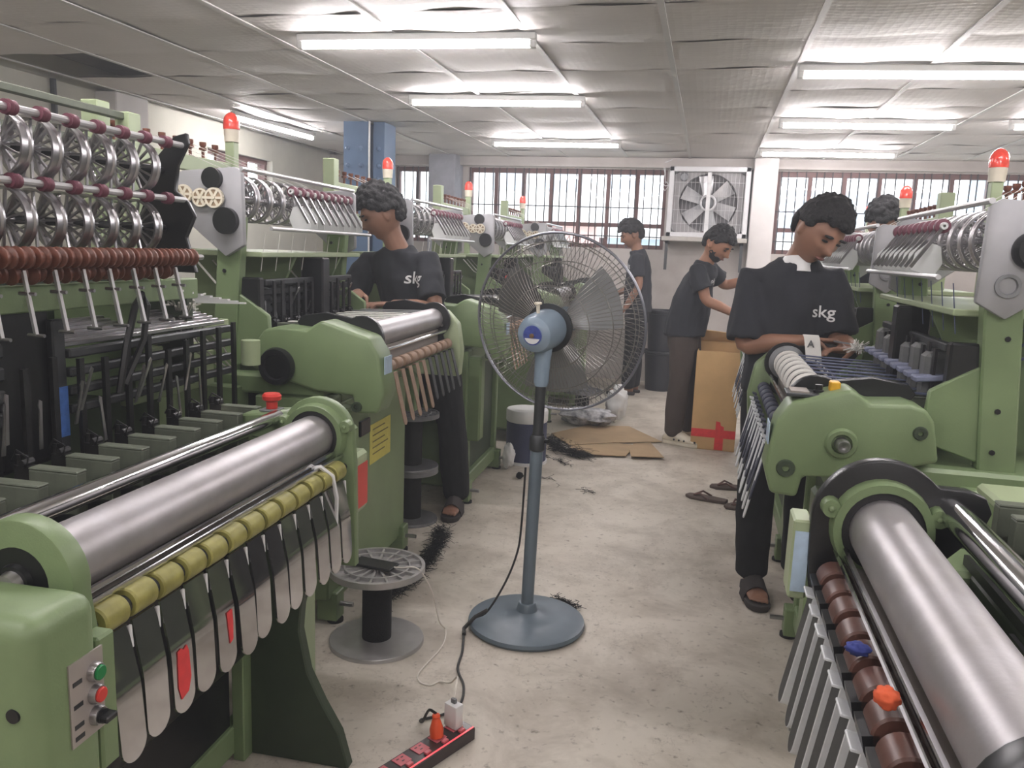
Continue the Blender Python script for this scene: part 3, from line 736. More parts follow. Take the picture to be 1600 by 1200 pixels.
    for z, mt_, nm in ((.768, GRN_BTN, 'green_button'), (.733, RED, 'red_button'), (.699, BLACK, 'selector_knob')):
        r_ = N().lathe((.041, -.052, z), (.027, -.052, z), ((0, .0150), (.6, .0150), (1, .0132), (1, .0115)), 22).obj('button_ring', STEEL, cb)
        if nm != 'selector_knob': N().lathe((.030, -.052, z), (.0235, -.052, z), ((0, .0112), (.8, .0112), (1, .0095), (1, 0)), 22).obj(nm, mt_, r_)
        else:
            N().lathe((.031, -.052, z), (.022, -.052, z), ((0, .0112), (1, .011), (1, 0)), 20).obj(nm, mt_, r_)
            N().box((.009, -.064, z - .005), (.024, -.040, z + .005)).obj('knob_grip', mt_, r_, bevel=.002)
    for z in (.768, .733, .702, .684): N().box((.0370, -.094, z - .004), (.0376, -.076, z + .003)).obj('panel_print', DGREY, cb)
    N().box((.055, -.02, .58), (.09, .018, .80)).obj('side_plate', GREEN, root, bevel=.004)
    # ---- harness behind the heads
    wl = .62
    N().box((wl + .05, .45, .86), (wl + .22, .62, 1.27)).obj('harness_block', BLACK, root, bevel=.012)
    N().box((wl + .03, .60, .88), (wl + .05, .64, 1.20)).obj('selector_rail', DGREY, root, bevel=.004)
    bl = mat('blue_decal', (70, 110, 180), .4, var=.2, scale=60)
    N().box((wl + .026, .606, .92), (wl + .031, .634, 1.04)).obj('blue_decal', bl, root)
    hb = N().box((wl + .02, .64, 0), (wl + .045, L + .35, .022)).mesh('heald_bar', DGREY, bevel=.004)
    for k in range(4): inst(hb, 'heald_bar', root, P(.0, 0, .97 + .045 * k))
    tb = N().box((wl + .045, .64, 1.13), (wl + .060, L + .35, 1.142)).mesh('heald_bar', STEEL, bevel=.002)
    for k in range(7): inst(tb, 'heald_bar', root, (s * .021 * k, 0, .006 * k))
    hw = N().box((wl + .0, 0, .80), (wl + .01, .016, 1.12)).mesh('heald_upright', IRON)
    for k in range(16): inst(hw, 'heald_upright', root, (0, .05 + k * .085, random.uniform(-.04, .02)))
    hb2 = N().box((wl + .02, -.35, 0), (wl + .05, .45, .03)).mesh('heald_bar', DGREY, bevel=.004)
    for k in range(4): inst(hb2, 'heald_bar', root, P(.0, 0, .98 + .05 * k))
    N().tube([(wl, .78, 1.00), (wl - .01, .80, 1.12), (wl - .01, .84, 1.22), (wl - .01, .87, 1.25), (wl - .01, .89, 1.22), (wl - .01, .87, 1.13), (wl - .0, .80, 1.02)], .009, 6).obj('cable_loop', BLACK, root)
    # ---- back frame
    N().box((.95, .0, .60), (1.02, L + .4, 1.30)).obj('back_frame', DGREEN, root)
    N().box((.70, 1.20, .95), (.95, 1.23, 1.27)).obj('web_plate', DGREEN, root)
    N().box((.70, .95, .95), (.95, .98, 1.22)).obj('web_plate', GREEN, root)
    N().box((.66, .0, 1.22), (.70, L + .2, 1.28)).obj('cross_rail', GREEN, root, bevel=.003)
    for k, (v, z, h_) in enumerate(((1.02, .98, .10), (1.10, 1.08, .05), (1.26, 1.0, .16), (1.36, .93, .12))): N().box((.72 + .03 * k, v, z), (.76 + .03 * k, v + .09, z + h_)).obj('frame_lug', GREEN2, root, bevel=.004)
    N().box((.74, L + .10, 1.10), (.77, L + .5, 1.13)).obj('cross_rail', GREEN2, root, bevel=.003)
    N().box((.80, L + .05, .90), (.83, L + .5, 1.02)).obj('cross_rail', GREEN2, root, bevel=.003)
    # ---- feed wheels in two tiers
    wm = wheel_mesh(.073, .032, 16); y0 = .36
    for k in range(8):
        inst(wm, 'feed_wheel', root, P(.70, y0 + k * .088, 1.585), (0, k * .4, 0)); inst(wm, 'feed_wheel', root, P(.70, y0 + k * .088, 1.425), (0, k * .25, 0))
    for z in (1.585, 1.425): N().cyl((.70, .2, z), (.70, L + .12, z), .010, n=10).obj('wheel_shaft', IRON, root)
    bm_ = MB().lathe((0, -.012, 0), (0, .012, 0), ((0, .008), (0, .016), (.2, .013), (.4, .017), (.6, .013), (.8, .016), (1, .016), (1, .008)), 14).mesh('rubber_ring', MAROON)
    for z in (1.655, 1.505):
        bar = N().cyl((.635, .1, z), (.635, L + .11, z), .0085, n=10).obj('press_bar', BRIGHT, root)
        for k in range(8): inst(bm_, 'rubber_ring', bar, P(.635, y0 + .05 + k * .088, z))
    bk = [(.60, 1.30), (.78, 1.30), (.80, 1.42), (.76, 1.50), (.80, 1.58), (.74, 1.60), (.66, 1.68), (.62, 1.69), (.615, 1.66), (.65, 1.60), (.66, 1.53), (.62, 1.50), (.60, 1.46), (.63, 1.40)]
    N().prism(bk, XZ, L + .10, L + .115).obj('wheel_bracket', BLACK, root, bevel=.003)
    N().prism([(.74, 1.30), (.80, 1.30), (.78, 1.55), (.74, 1.55)], XZ, .27, .30).obj('wheel_bracket', GREEN, root, bevel=.003)
    # ---- bakelite thread rollers with steel arms
    sp = MB().lathe((0, -.018, 0), (0, .018, 0), ((0, 0), (0, .012), (.1, .024), (.25, .024), (.35, .016), (.65, .016), (.75, .024), (.9, .024), (1, .012), (1, 0)), 16).mesh('thread_roller', RUST)
    ar = MB().bar((0, 0, 0), (-s * .05, -.03, -.13), .006, .016).mesh('roller_arm', BRIGHT)
    cl_ = MB().cyl((-.02, 0, 0), (.02, 0, 0), .004, n=8).mesh('thread_guide', STEEL)
    N().cyl((.60, .0, 1.345), (.60, L + .13, 1.345), .008, n=8).obj('roller_shaft', STEEL, root)
    for k in range(22): inst(sp, 'thread_roller', root, P(.60, .10 + k * .046, 1.345), (0, 0, random.uniform(-.08, .08)))
    for k in range(18): inst(sp, 'thread_roller', root, P(.635, .12 + k * .052, 1.31), (.2, 0, random.uniform(-.2, .2)))
    for k in range(11):
        a = inst(ar, 'roller_arm', root, P(.60, .12 + k * .088, 1.315)); inst(cl_, 'thread_guide', a, (-s * .018, -.012, -.045)); inst(cl_, 'thread_guide', a, (-s * .05, -.03, -.13))
    # ---- creel rail above
    N().box((.95, .4, 1.20), (1.0, .46, 1.80)).obj('creel_post', GREEN2, root, bevel=.003)
    N().box((.95, 1.3, 1.2), (1.0, 1.36, 1.78)).obj('creel_post', GREEN2, root, bevel=.003)
    for z in (1.66, 1.755): N().box((.965, .4, z), (.99, 1.36, z + .022)).obj('creel_beam', HEADM, root, bevel=.003)
    N().bar((.97, .62, 1.80), (.97, .80, 1.66), .03, .04).obj('creel_brace', GREEN, root)
    yw = N()
    for k in range(9): yw.tube([(.72 - .012 * k, L + .12, 1.20 + .01 * (k % 3)), (.80, L + .30, 1.19 - .012 * k), (.84 + .01 * k, L + .52, 1.21 - .018 * k)], .0035, 5)
    for k in range(4): yw.tube([(.72, L + .16 + k * .03, 1.16), (.70 - .01 * k, L + .22 + k * .04, 1.06), (.66, L + .34 + k * .02, .98)], .003, 5)
    yw.obj('white_yarn', YARN_W, root, kind='stuff')
    for k in range(8): N().bar((.66, L + .12 + .05 * k, 1.245 - .008 * k), (.90, L + .16 + .05 * k, 1.235 - .008 * k), .012, .006).obj('yarn_bar', WHITE, root)
    N().cyl((.58, L + .36, 1.0), (.58, L + .36, 1.08), .03).obj('oil_pot', GREEN2, root)
    # white strap on the last fingers
    N().tube([(.13, L - .14, .825), (.11, L - .13, .828), (.085, L - .11, .80), (.078, L - .10, .74), (.08, L - .10, .66)], .006, 6).obj('white_strap', WHITE, root)
    return root

L1 = loom_a('needle_loom', 'green loom with olive rollers and shiny hanging plates in the near left corner', -1, (-.795, .97, 0), .035, 1.0, 1.0, OLIVE, 13, True)
R1 = loom_a('needle_loom', 'green loom with brown rollers and pale hanging plates in the near right corner', 1, (.155, .70, 0), 0, .82, 1.05, BROWN, 10, False)
# ------------------------------------------------------------------ outside the windows
FAC = mat('pale_facade', (240, 240, 238), .9, var=.04, scale=.6)  # pale walls, lightened to make the view outside look brighter
FAC2 = mat('pink_facade', (214, 180, 176), .9, var=.06, scale=.6)
FAC3 = mat('pale_blue_facade', (190, 206, 222), .9, var=.06, scale=.6)
WINDARK = mat('far_window_dark', (170, 178, 188), .4, var=.1)
struct(MB().box((-30, WY + .2, -.3), (30, 60, -.05)).obj('ground_outside', mat('dusty_yard', (200, 194, 184), .95, scale=1), smooth=False))
def block(name, label, x0, x1, y, d, h, m, wins):
    t = thing(name, label, 'building', ((x0 + x1) / 2, y, -.05))
    w = (x1 - x0) / 2
    MB().box((-w, 0, 0), (w, d, h)).obj('wall', m, t, smooth=False)
    MB().box((-w - .15, -.2, h - .05), (w + .15, d, h + .12)).obj('roof_slab', FAC, t, smooth=False)
    wm = MB().box((-.35, -.03, -.5), (.35, .02, .5)).mesh('window', WINDARK, smooth=False)
    for a, z in wins: inst(wm, 'window', t, (a * w, 0, z))
    return t
block('apartment_block', 'pale building beyond the wide barred window', -5.2, -.6, 17, 5, 4.4, FAC, [(-.6, 1.4), (-.1, 1.4), (.5, 1.4), (-.6, 3.2), (-.1, 3.2), (.5, 3.2)])
block('garden_shed', 'low pink building outside the wide barred window', -4.0, -1.8, 13.5, 2, 1.95, FAC2, [(.3, 1.1)])
block('blue_shed', 'low pale blue building outside, behind the standing man by the window', -1.6, .4, 13, 2, 1.75, FAC3, [(-.3, 1.0), (.4, 1.0)])
block('apartment_block', 'pale building beyond the barred window on the right', 1.2, 4.6, 18, 5, 4.2, FAC, [(-.7, 2.4), (0, 2.4), (.7, 2.4), (-.7, 3.6), (.0, 3.6)])
block('blue_shed', 'pale blue building outside the window at the far right edge', 4.9, 9, 15, 3, 3.2, FAC3, [(-.5, 1.6), (.2, 1.6)])

# ------------------------------------------------------------------ riveted blue column
BLUE = mat('slate_blue_paint', (92, 116, 146), .5, var=.12, scale=4)
c = struct(MB().box((-3.09, 6.50, 0), (-2.86, 6.53, CZ)).box((-3.09, 6.67, 0), (-2.86, 6.70, CZ)).box((-2.99, 6.53, 0), (-2.96, 6.67, CZ)).obj('column_1', BLUE, smooth=False))
MB().box((-2.84, 6.55, 0), (-2.74, 6.80, CZ)).obj('column_web', BLUE, c, smooth=False)
MB().tube([(-2.85, 6.49, CZ), (-2.85, 6.49, 1.2)], .008).obj('conduit', WHITE, c)
rv = MB().lathe((0, 0, 0), (0, -.02, 0), ((0, .02), (.6, .018), (1, .008), (1, 0)), 12).mesh('rivet', BLUE)
for z in (1.95, 2.06, 2.2):
    for x in (-3.05, -2.93): inst(rv, 'rivet', c, (x, 6.50, z))
    inst(rv, 'rivet', c, (-2.79, 6.55, z))

# ------------------------------------------------------------------ exhaust fan on its wall shelf
EX = mat('exhaust_fan_frame', (206, 206, 208), .5, var=.06)
t = thing('exhaust_fan', 'square wall exhaust fan with grille and steel blades, on a shelf by the pillar', 'exhaust fan', (-.055, 8.72, 1.60))
w = .41; h = .72; D = .26
MB().box((-w, 0, 0), (-w + .05, D, h)).obj('frame_side', EX, t, bevel=.005)
MB().box((w - .05, 0, 0), (w, D, h)).obj('frame_side', EX, t, bevel=.005)
MB().box((-w, 0, h - .05), (w, D, h)).obj('frame_top', EX, t, bevel=.005)
MB().box((-w, 0, 0), (w, D, .05)).obj('frame_bottom', EX, t, bevel=.005)
hole = [(.30 * math.cos(a * PI / 24), .36 + .30 * math.sin(a * PI / 24)) for a in range(48)]
outer = []
for a in range(48):
    ca, sa = math.cos(a * PI / 24), math.sin(a * PI / 24); k = min(.36 / max(abs(ca), 1e-6), .31 / max(abs(sa), 1e-6))
    outer.append((k * ca, .36 + k * sa))
g = MB(); vs = [(x, .10, z) for x, z in hole] + [(x, .10, z) for x, z in outer] + [(x, .20, z) for x, z in hole]
g.add(vs, [(i, (i + 1) % 48, 48 + (i + 1) % 48, 48 + i) for i in range(48)] + [(i, 96 + i, 96 + (i + 1) % 48, (i + 1) % 48) for i in range(48)])
g.obj('orifice_plate', mat('fan_orifice', (150, 148, 148), .6), t)
MB().box((-w + .05, D - .02, .05), (w - .05, D, h - .05)).obj('shutter', mat('fan_shutter', (120, 118, 120), .7), t, smooth=False)
bl = MB()
n = 8
for z_ in (0, .004):
    bl.v += [((.07 + .21 * i / n), -.045 * j * (.6 + .4 * i / n) + z_ + .02, (j) * .055 * (.8 + .6 * i / n)) for i in range(n + 1) for j in (-1, 0, 1)]
N_ = 3 * (n + 1)
for i in range(n):
    for j in range(2):
        q = i * 3 + j; bl.p += [(q, q + 1, q + 4, q + 3), (N_ + q, N_ + q + 3, N_ + q + 4, N_ + q + 1)]
bl.mi = [0] * len(bl.p)
blm = bl.mesh('blade', mat('pale_blade', (210, 210, 212), .3, .4), ang=60)
for k in range(6): inst(blm, 'blade', t, (0, .13, .36), (0, k * PI / 3 + .4, 0))
MB().ring((0, .10, .36), (0, 1, 0), .075, .012).obj('hub_ring', EX, t)
MB().lathe((0, .09, .36), (0, .18, .36), ((0, 0), (0, .03), (.3, .06), (1, .06), (1, 0)), 20).obj('hub', GREY, t)
MB().box((-.02, .06, .05), (.02, .085, h - .05)).obj('support_bar', WHITE, t)
MB().lathe((-.26, .06, .62), (-.26, .10, .62), ((0, 0), (0, .035), (.3, .045), (1, .045), (1, 0)), 20).obj('motor_pulley', GREY, t)
gr = MB()
for k in range(18): gr.cyl((-.34 + k * .04, .012, .05), (-.34 + k * .04, .012, h - .05), .0015, n=4)
for k in range(4): gr.cyl((-w + .05, .01, .14 + k * .14), (w - .05, .01, .14 + k * .14), .0018, n=4)
gr.obj('grille', EX, t, kind='stuff')
sh = thing('wall_shelf', 'plain shelf on brackets holding the exhaust fan', 'shelf', (-.06, 8.6, 1.555))
MB().box((-.44, 0, 0), (.42, .40, .045)).obj('board', mat('shelf_board', (176, 172, 166), .7), sh, bevel=.004)
for x in (-.40, .36):
    MB().box((x, .05, -.30), (x + .03, .08, 0)).box((x, .05, -.03), (x + .03, .40, 0)).obj('bracket', DGREY, sh)
t = thing('power_cable', 'loose white wires hanging at the window edge beside the exhaust fan', 'cable', (-.50, 8.9, 2.0))
for k in range(3):
    MB().tube([(.05, -.05, .40), (-.05 - .01 * k, 0, .36), (-.02, -.02, .25 + .03 * k), (-.07 + .03 * k, 0, .16), (-.01, -.03, .08 + .05 * k), (.03, -.02, .14)], .004, 5).obj('wire', WHITE, t)

# ------------------------------------------------------------------ pedestal fan
FANB = mat('fan_blue_grey_enamel', (98, 110, 120), .38, var=.10, scale=12)
FANM = mat('fan_motor_enamel', (134, 152, 168), .25, var=.06)
WIRE = mat('guard_wire', (150, 148, 144), .3, .8, var=.1)
pf = thing('pedestal_fan', 'tall blue grey pedestal fan with round wire guard standing in the aisle', 'fan', (-.57, 2.79, 0))
bs = MB().lathe((0, 0, 0), (0, 0, 1), ((0, 0), (0, .213), (.012, .222), (.024, .218), (.030, .20), (.038, .12), (.046, .06), (.06, .040), (.085, .034), (.09, .030), (.09, 0)), 44, unit=True).obj('base', FANB, pf)
MB().cyl((0, 0, .085), (.012, 0, .70), .0235, n=20).obj('pole', FANB, pf)
MB().cyl((.012, 0, .70), (.016, 0, .95), .019, n=18).obj('inner_pole', DGREY, pf)
MB().lathe((.0118, 0, .68), (.0128, 0, .74), ((0, .024), (.1, .029), (.8, .029), (1, .022)), 20).obj('pole_collar', DGREY, pf)
MB().cyl((.03, 0, .72), (.055, -.01, .72), .008, n=10).obj('clamp_knob', BLACK, pf)
ax = Vector((.20, .97, .11)).normalized()
hc = Vector((.018, .02, 1.122))            # motor centre
MB().lathe((.016, 0, .92), (.020, 0, 1.07), ((0, .022), (.1, .027), (.6, .028), (1, .034)), 20).obj('neck', FANM, pf)
m_ = MB().lathe(hc - ax * .11, hc + ax * .06, ((0, 0), (0, .038), (.02, .046), (.08, .062), (.28, .071), (.75, .073), (.95, .067), (1, .05), (1, 0)), 36).obj('motor_housing', FANM, pf)
MB().lathe(hc - ax * .1135, hc - ax * .109, ((0, 0), (0, .034), (1, .036)), 28).obj('blue_badge', mat('blue_badge', (66, 80, 148), .35, var=.25, scale=60), m_, label='round blue badge with a cut-out and white lower half')
xa, ya, _ = frame(ax)
up_ = (Vector((0, 0, 1)) - ax * ax.z).normalized()
rt_ = ax.cross(up_)
MB().prism([(.030 * math.cos(a), .030 * math.sin(a)) for a in [PI + .35 + i * (PI - .7) / 10 for i in range(11)]], lambda a, b, q: hc - ax * q + rt_ * a + up_ * b, .1138, .1146).obj('badge_print', WHITE, m_)
MB().cyl(hc - ax * .120, hc - ax * .113, .008, n=14).obj('badge_screw', mat('brass', (150, 120, 90), .4, .6), m_)
MB().lathe(hc - ax * .06 + up_ * .067, hc - ax * .06 + up_ * .108, ((0, .006), (.8, .007), (.85, .014), (1, .013), (1, 0)), 14).obj('swing_knob', CREAM, m_)
cc = hc + ax * .13 + rt_ * 0.0
RC = .330
def guard(sgn, name, depth, hub):
    g = MB()
    for k in range(96):
        a = k * 2 * PI / 96 + (.016 if sgn > 0 else 0)
        pts = []
        for i in range(9):
            q = i / 8; r = hub + (RC - hub) * q
            prof = depth * (1 - q ** 3.2); aa = a + .10 * (1 - q)
            pts.append(cc + (rt_ * math.cos(aa) + up_ * math.sin(aa)) * r + ax * sgn * (prof + .004))
        g.tube(pts, .0011, 4)
    o = g.obj(name, WIRE, pf, kind='stuff')
    for q in (.0, .28, .62, .9):
        r = hub + (RC - hub) * q
        MB().ring(cc + ax * sgn * (depth * (1 - q ** 3.2) + .004), ax, r, .0019, 56, 6).obj('guard_ring', WIRE, pf)
    return o
guard(-1, 'rear_guard', .085, .085); guard(1, 'front_guard', .095, .045)
MB().ring(cc, ax, RC + .004, .0052, 72, 8, 1.5).obj('rim_ring', mat('guard_rim', (136, 138, 146), .35, .6), pf)
MB().lathe(cc + ax * .085, cc + ax * .10, ((0, 0), (0, .05), (1, .045), (1, 0)), 24).obj('front_cap', FANM, pf)
MB().lathe(cc - ax * .095, cc - ax * .080, ((0, .07), (0, .09), (1, .088), (1, .07)), 32).obj('guard_plate', DGREY, pf)
MB().lathe(cc - ax * .07, cc + ax * .05, ((0, 0), (0, .035), (.6, .045), (1, .03), (1, 0)), 20).obj('blade_hub', DGREY, pf)
FBL = mat('fan_blade_metal', (128, 130, 130), .35, .5, var=.06)
for k in range(3):
    g = MB(); nn = 10; base = k * 2 * PI / 3 + .5
    for dz in (0, .003):
        for i in range(nn + 1):
            q = i / nn; r = .04 + .225 * q
            for j in range(5):
                a = base + (j / 4 - .5) * (1.25 - .35 * q); tw = (j / 4 - .5) * .075
                g.v.append(tuple(cc + (rt_ * math.cos(a) + up_ * math.sin(a)) * r + ax * (tw + dz - .01)))
    Q = 5 * (nn + 1)
    for i in range(nn):
        for j in range(4):
            q = i * 5 + j; g.p += [(q, q + 1, q + 6, q + 5), (Q + q, Q + q + 5, Q + q + 6, Q + q + 1)]
    g.mi = [0] * len(g.p)
    g.obj('fan_blade', FBL, pf, ang=60)

def catmull(pts, n=6):
    P_ = [Vector(p) for p in pts]; P_ = [2 * P_[0] - P_[1]] + P_ + [2 * P_[-1] - P_[-2]]; out = []
    for i in range(1, len(P_) - 2):
        a, b, c_, d = P_[i-1:i+3]
        for k in range(n):
            t_ = k / n
            out.append(.5 * ((2*b) + (c_ - a)*t_ + (2*a - 5*b + 4*c_ - d)*t_*t_ + (3*b - a - 3*c_ + d)*t_**3))
    out.append(P_[-2]); return out
CORD = mat('black_flex', (34, 34, 34), .5, var=.2)
fan_cord = tag(MB().tube(catmull([(-.592, 2.765, .62), (-.598, 2.76, .40), (-.606, 2.745, .30), (-.64, 2.72, .19), (-.70, 2.70, .075), (-.745, 2.69, .045), (-.775, 2.66, .010), (-.755, 2.58, .008), (-.735, 2.50, .006), (-.716, 2.39, .006), (-.668, 2.30, .006), (-.646, 2.21, .006), (-.655, 2.155, .006), (-.685, 2.115, .006), (-.730, 2.075, .008), (-.712, 2.035, .03), (-.68, 1.995, .095), (-.651, 1.970, .106)], 6), .0042, 6)
    .obj('fan_cord', CORD), 'black flex running from the fan pole across the floor to the orange plug', 'cord')
MB().tube([(-.70, 2.70, .080), (-.745, 2.69, .050), (-.776, 2.655, .016), (-.765, 2.62, .012)], .0075, 7).obj('taped_stretch', mat('taped_flex', (46, 44, 42), .35, var=.5, scale=60), fan_cord, label='taped thicker stretch of flex')

# ------------------------------------------------------------------ reels
ALU = mat('cast_aluminium', (184, 182, 181), .38, .6, var=.12, scale=14)
ALUD = mat('dull_reel_metal', (136, 136, 139), .45, .5, var=.12, scale=14)
def reel(name, label, loc, r, h, core, mflange, mcore, grp='flanged yarn reels', openf=True):
    t = thing(name, label, 'reel', loc, random.uniform(0, 3), grp)
    MB().lathe((0, 0, 0), (0, 0, 1), ((0, 0), (0, r), (.010, r), (.014, r * .985), (.018, core * 1.2), (.018, 0)), 44, unit=True).obj('flange', mflange, t)
    MB().cyl((0, 0, .018), (0, 0, h - .02), core, n=28).obj('yarn_core', mcore, t)
    if openf:
        fl2 = MB()
        fl2.lathe((0, 0, h - .02), (0, 0, h + .002), ((0, r * .93), (0, r), (1, r), (1, r * .93), (0, r * .93)), 44)
        fo = fl2.obj('top_flange', mflange, t)
        MB().lathe((0, 0, h - .02), (0, 0, h + .002), ((0, r * .66), (0, r * .70), (1, r * .70), (1, r * .66), (0, r * .66)), 40).obj('inner_ring', mflange, fo)
        MB().lathe((0, 0, h - .018), (0, 0, h - .011), ((0, 0), (0, r * .95), (1, r * .95), (1, 0)), 40).obj('web', mflange, fo)
        MB().cyl((0, 0, h - .02), (0, 0, h + .004), r * .2, n=20).obj('hub', mflange, fo)
        sp = MB().box((r * .18, -.004, h - .018), (r * .95, .004, h)).mesh('spoke', mflange)
        for k in range(16): inst(sp, 'spoke', fo, (0, 0, 0), (0, 0, k * PI / 8))
    else:
        MB().lathe((0, 0, h - .018), (0, 0, h), ((0, 0), (0, core), (.2, r), (1, r), (1, 0)), 44).obj('top_flange', mflange, t)
    return t
SX, SY = -1.055, 2.50
reel('yarn_reel', 'low aluminium reel with black yarn core beside the fan base, a phone on top', (SX, SY, 0), .168, .285, .052, ALU, YARN_K)
ph = thing('phone', 'black phone lying on the aluminium reel', 'phone', (SX - .005, SY - .01, .288), -.12)
MB().box((-.078, -.036, 0), (.078, .036, .009)).obj('body', BLACK, ph, bevel=.004, seg=2)
MB().box((-.074, -.033, .009), (.074, .033, .0095)).obj('screen', mat('dark_screen', (14, 15, 18), .4, var=.0), ph)
MB().box((.045, -.005, -.001), (.052, .005, .0)).obj('port', IRON, ph)
tag(MB().tube(catmull([(SX + .07, SY - .02, .294), (SX + .10, SY - .02, .297), (SX + .155, SY - .005, .293), (SX + .195, SY + .03, .20), (SX + .20, SY + .10, .06), (-.842, 2.64, .005), (-.817, 2.52, .004), (-.832, 2.34, .004), (-.812, 2.28, .004), (-.772, 2.27, .004), (-.749, 2.30, .004), (-.70, 2.26, .03), (-.645, 2.15, .12), (-.618, 2.05, .150), (-.614, 2.022, .130)], 7), .0028, 6)
    .obj('charging_cable', mat('white_flex', (224, 218, 208), .5)), 'thin white charging cable trailing from the phone to the charger', 'cable')
reel('yarn_reel', 'lower of two grey reels stacked beside the sandalled foot', (-1.40, 3.755, 0), .135, .28, .05, ALUD, RUBBER)
reel('yarn_reel', 'upper of two grey reels stacked beside the sandalled foot', (-1.40, 3.755, .283), .135, .285, .05, ALUD, RUBBER)
reel('yarn_reel', 'dark reel with spoked flange on the floor behind the fan, beyond the blue drum', (-.95, 6.60, 0), .17, .26, .06, ALUD, YARN_K)
dr = thing('yarn_drum', 'round drum of navy yarn with white ends behind the fan pole', 'drum', (-1.10, 5.12, 0))
MB().lathe((0, 0, 0), (0, 0, .018), ((0, 0), (0, .145), (1, .145), (1, 0)), 36).obj('flange', WHITE, dr)
NAVY = mat('navy_yarn', (62, 68, 96), .7, var=.12, scale=6, bump=.3, bscale=160)
MB().cyl((0, 0, .018), (0, 0, .28), .135, n=36).obj('yarn', NAVY, dr)
MB().lathe((0, 0, .28), (0, 0, .36), ((0, .135), (.1, .14), (.9, .14), (1, .135), (1, .05), (.9, 0)), 36).obj('end_wrap', WHITE, dr)

# ------------------------------------------------------------------ power strip
rz = math.atan2(.255, .12)
ps = thing('power_strip', 'dark power strip with pink sockets at the bottom of the picture', 'power strip', (-.655, 1.905, 0), rz)
DK = mat('smoky_plastic', (58, 48, 48), .25, var=.2); PINK = mat('pink_socket', (196, 96, 104), .35, var=.1)
MB().box((-.19, -.036, 0), (.165, .036, .040)).obj('case', DK, ps, bevel=.003)
sk = MB().box((-.021, -.019, .040), (.021, .019, .0425)).mesh('socket', PINK, bevel=.001)
hl = MB().box((-.004, -.0016, .0425), (.004, .0016, .0432)).mesh('slot', BLACK)
sw_ = MB().box((-.010, -.006, .040), (.010, .006, .047)).mesh('switch', PINK, bevel=.001)
for k in range(5):
    o = inst(sk, 'socket', ps, (-.15 + k * .068, .010, 0))
    for p in ((-.008, .008), (.008, .008), (0, -.006)): inst(hl, 'slot', o, (p[0], p[1], 0))
    inst(sw_, 'switch', ps, (-.15 + k * .068, -.020, 0))
MB().box((-.185, -.034, .040), (.160, -.029, .0415)).obj('light_strip', mat('red_lit_strip', (236, 84, 92), .3, emit=.6), ps)
ch = thing('charger', 'white phone charger standing in the end socket of the power strip', 'charger', (-.686, 2.115, .0))
ch.location = Vector((-.655, 1.905, .043)) + Matrix.Rotation(rz, 3, 'Z') @ Vector((.122, .012, 0)); ch.rotation_euler = (0, 0, rz)
MB().box((-.016, -.024, 0), (.016, .024, .072)).obj('body', WHITE, ch, bevel=.005, seg=2)
MB().box((-.005, -.008, .072), (.005, .008, .086)).obj('usb_plug', GREY, ch, bevel=.001)
pl = thing('plug', 'orange plug standing in the power strip beside the white charger', 'plug', (0, 0, 0))
pl.location = Vector((-.655, 1.905, .043)) + Matrix.Rotation(rz, 3, 'Z') @ Vector((.054, .012, 0))
MB().lathe((0, 0, 0), (-.006, .008, .062), ((0, 0), (0, .019), (.35, .020), (.7, .013), (.85, .010), (.9, .012), (1, .010), (1, 0)), 18).obj('body', mat('orange_plastic', (232, 88, 44), .4, var=.08), pl)

# ------------------------------------------------------------------ carton, bins, cardboard, bags
KRAFT = mat('kraft_cardboard', (206, 170, 120), .8, var=.08, scale=6, bump=.06, bscale=50)
KRAFT2 = mat('dusty_cardboard', (172, 148, 116), .85, var=.1, scale=5)
bx_ = thing('carton', 'tall open kraft carton with a red tape cross on its front', 'box', (.125, 5.93, 0), -.03)
MB().box((-.155, 0, 0), (.155, .006, .73)).obj('front_side', KRAFT, bx_)
MB().box((-.155, .30, 0), (.155, .306, .80)).obj('back_side', KRAFT, bx_)
for s_ in (-1, 1): MB().box((s_ * .155 - .003, 0, 0), (s_ * .155 + .003, .306, .72)).obj('side', KRAFT, bx_)
MB().box((-.155, 0, 0), (.155, .306, .006)).obj('bottom', KRAFT, bx_)
MB().add([(-.14, .29, .78), (.15, .29, .78), (.13, .24, .84), (-.12, .24, .86), (-.14, .294, .78), (.15, .294, .78), (.13, .244, .845), (-.12, .244, .865)], [(0, 1, 2, 3), (7, 6, 5, 4), (0, 4, 5, 1), (1, 5, 6, 2), (2, 6, 7, 3), (3, 7, 4, 0)]).obj('flap', KRAFT, bx_)
MB().box((-.157, -.002, .095), (.157, -.0005, .155)).obj('tape', REDTAPE, bx_, label='red tape')
MB().prism([(.012, .006), (.075, .006), (.073, .18), (.050, .19), (.045, .215), (.015, .22)], lambda a, b, t_: Vector((a, t_, b)), -.003, -.001).obj('tape', REDTAPE, bx_)
BIN = mat('black_bin_plastic', (38, 40, 46), .45, var=.1)
def bin_(label, loc):
    t = thing('bin', label, 'bin', loc, 0, 'stacked black bins by the wall')
    MB().lathe((0, 0, 0), (0, 0, .42), ((0, 0), (0, .14), (.9, .165), (.92, .185), (1, .185), (1, .165), (.93, .16), (.1, .13), (.1, 0)), 28).obj('body', BIN, t)
    MB().ring((0, 0, .405), (0, 0, 1), .182, .008, 32, 6).obj('rim', BIN, t)
    for s_ in (-1, 1): MB().tube([(s_ * .18, -.04, .37), (s_ * .20, -.03, .35), (s_ * .20, .03, .35), (s_ * .18, .04, .37)], .008).obj('handle', BIN, t)
bin_('lower of the stacked black bins by the window wall', (-.42, 8.50, 0)); bin_('upper of the stacked black bins by the window wall', (-.42, 8.50, .42))
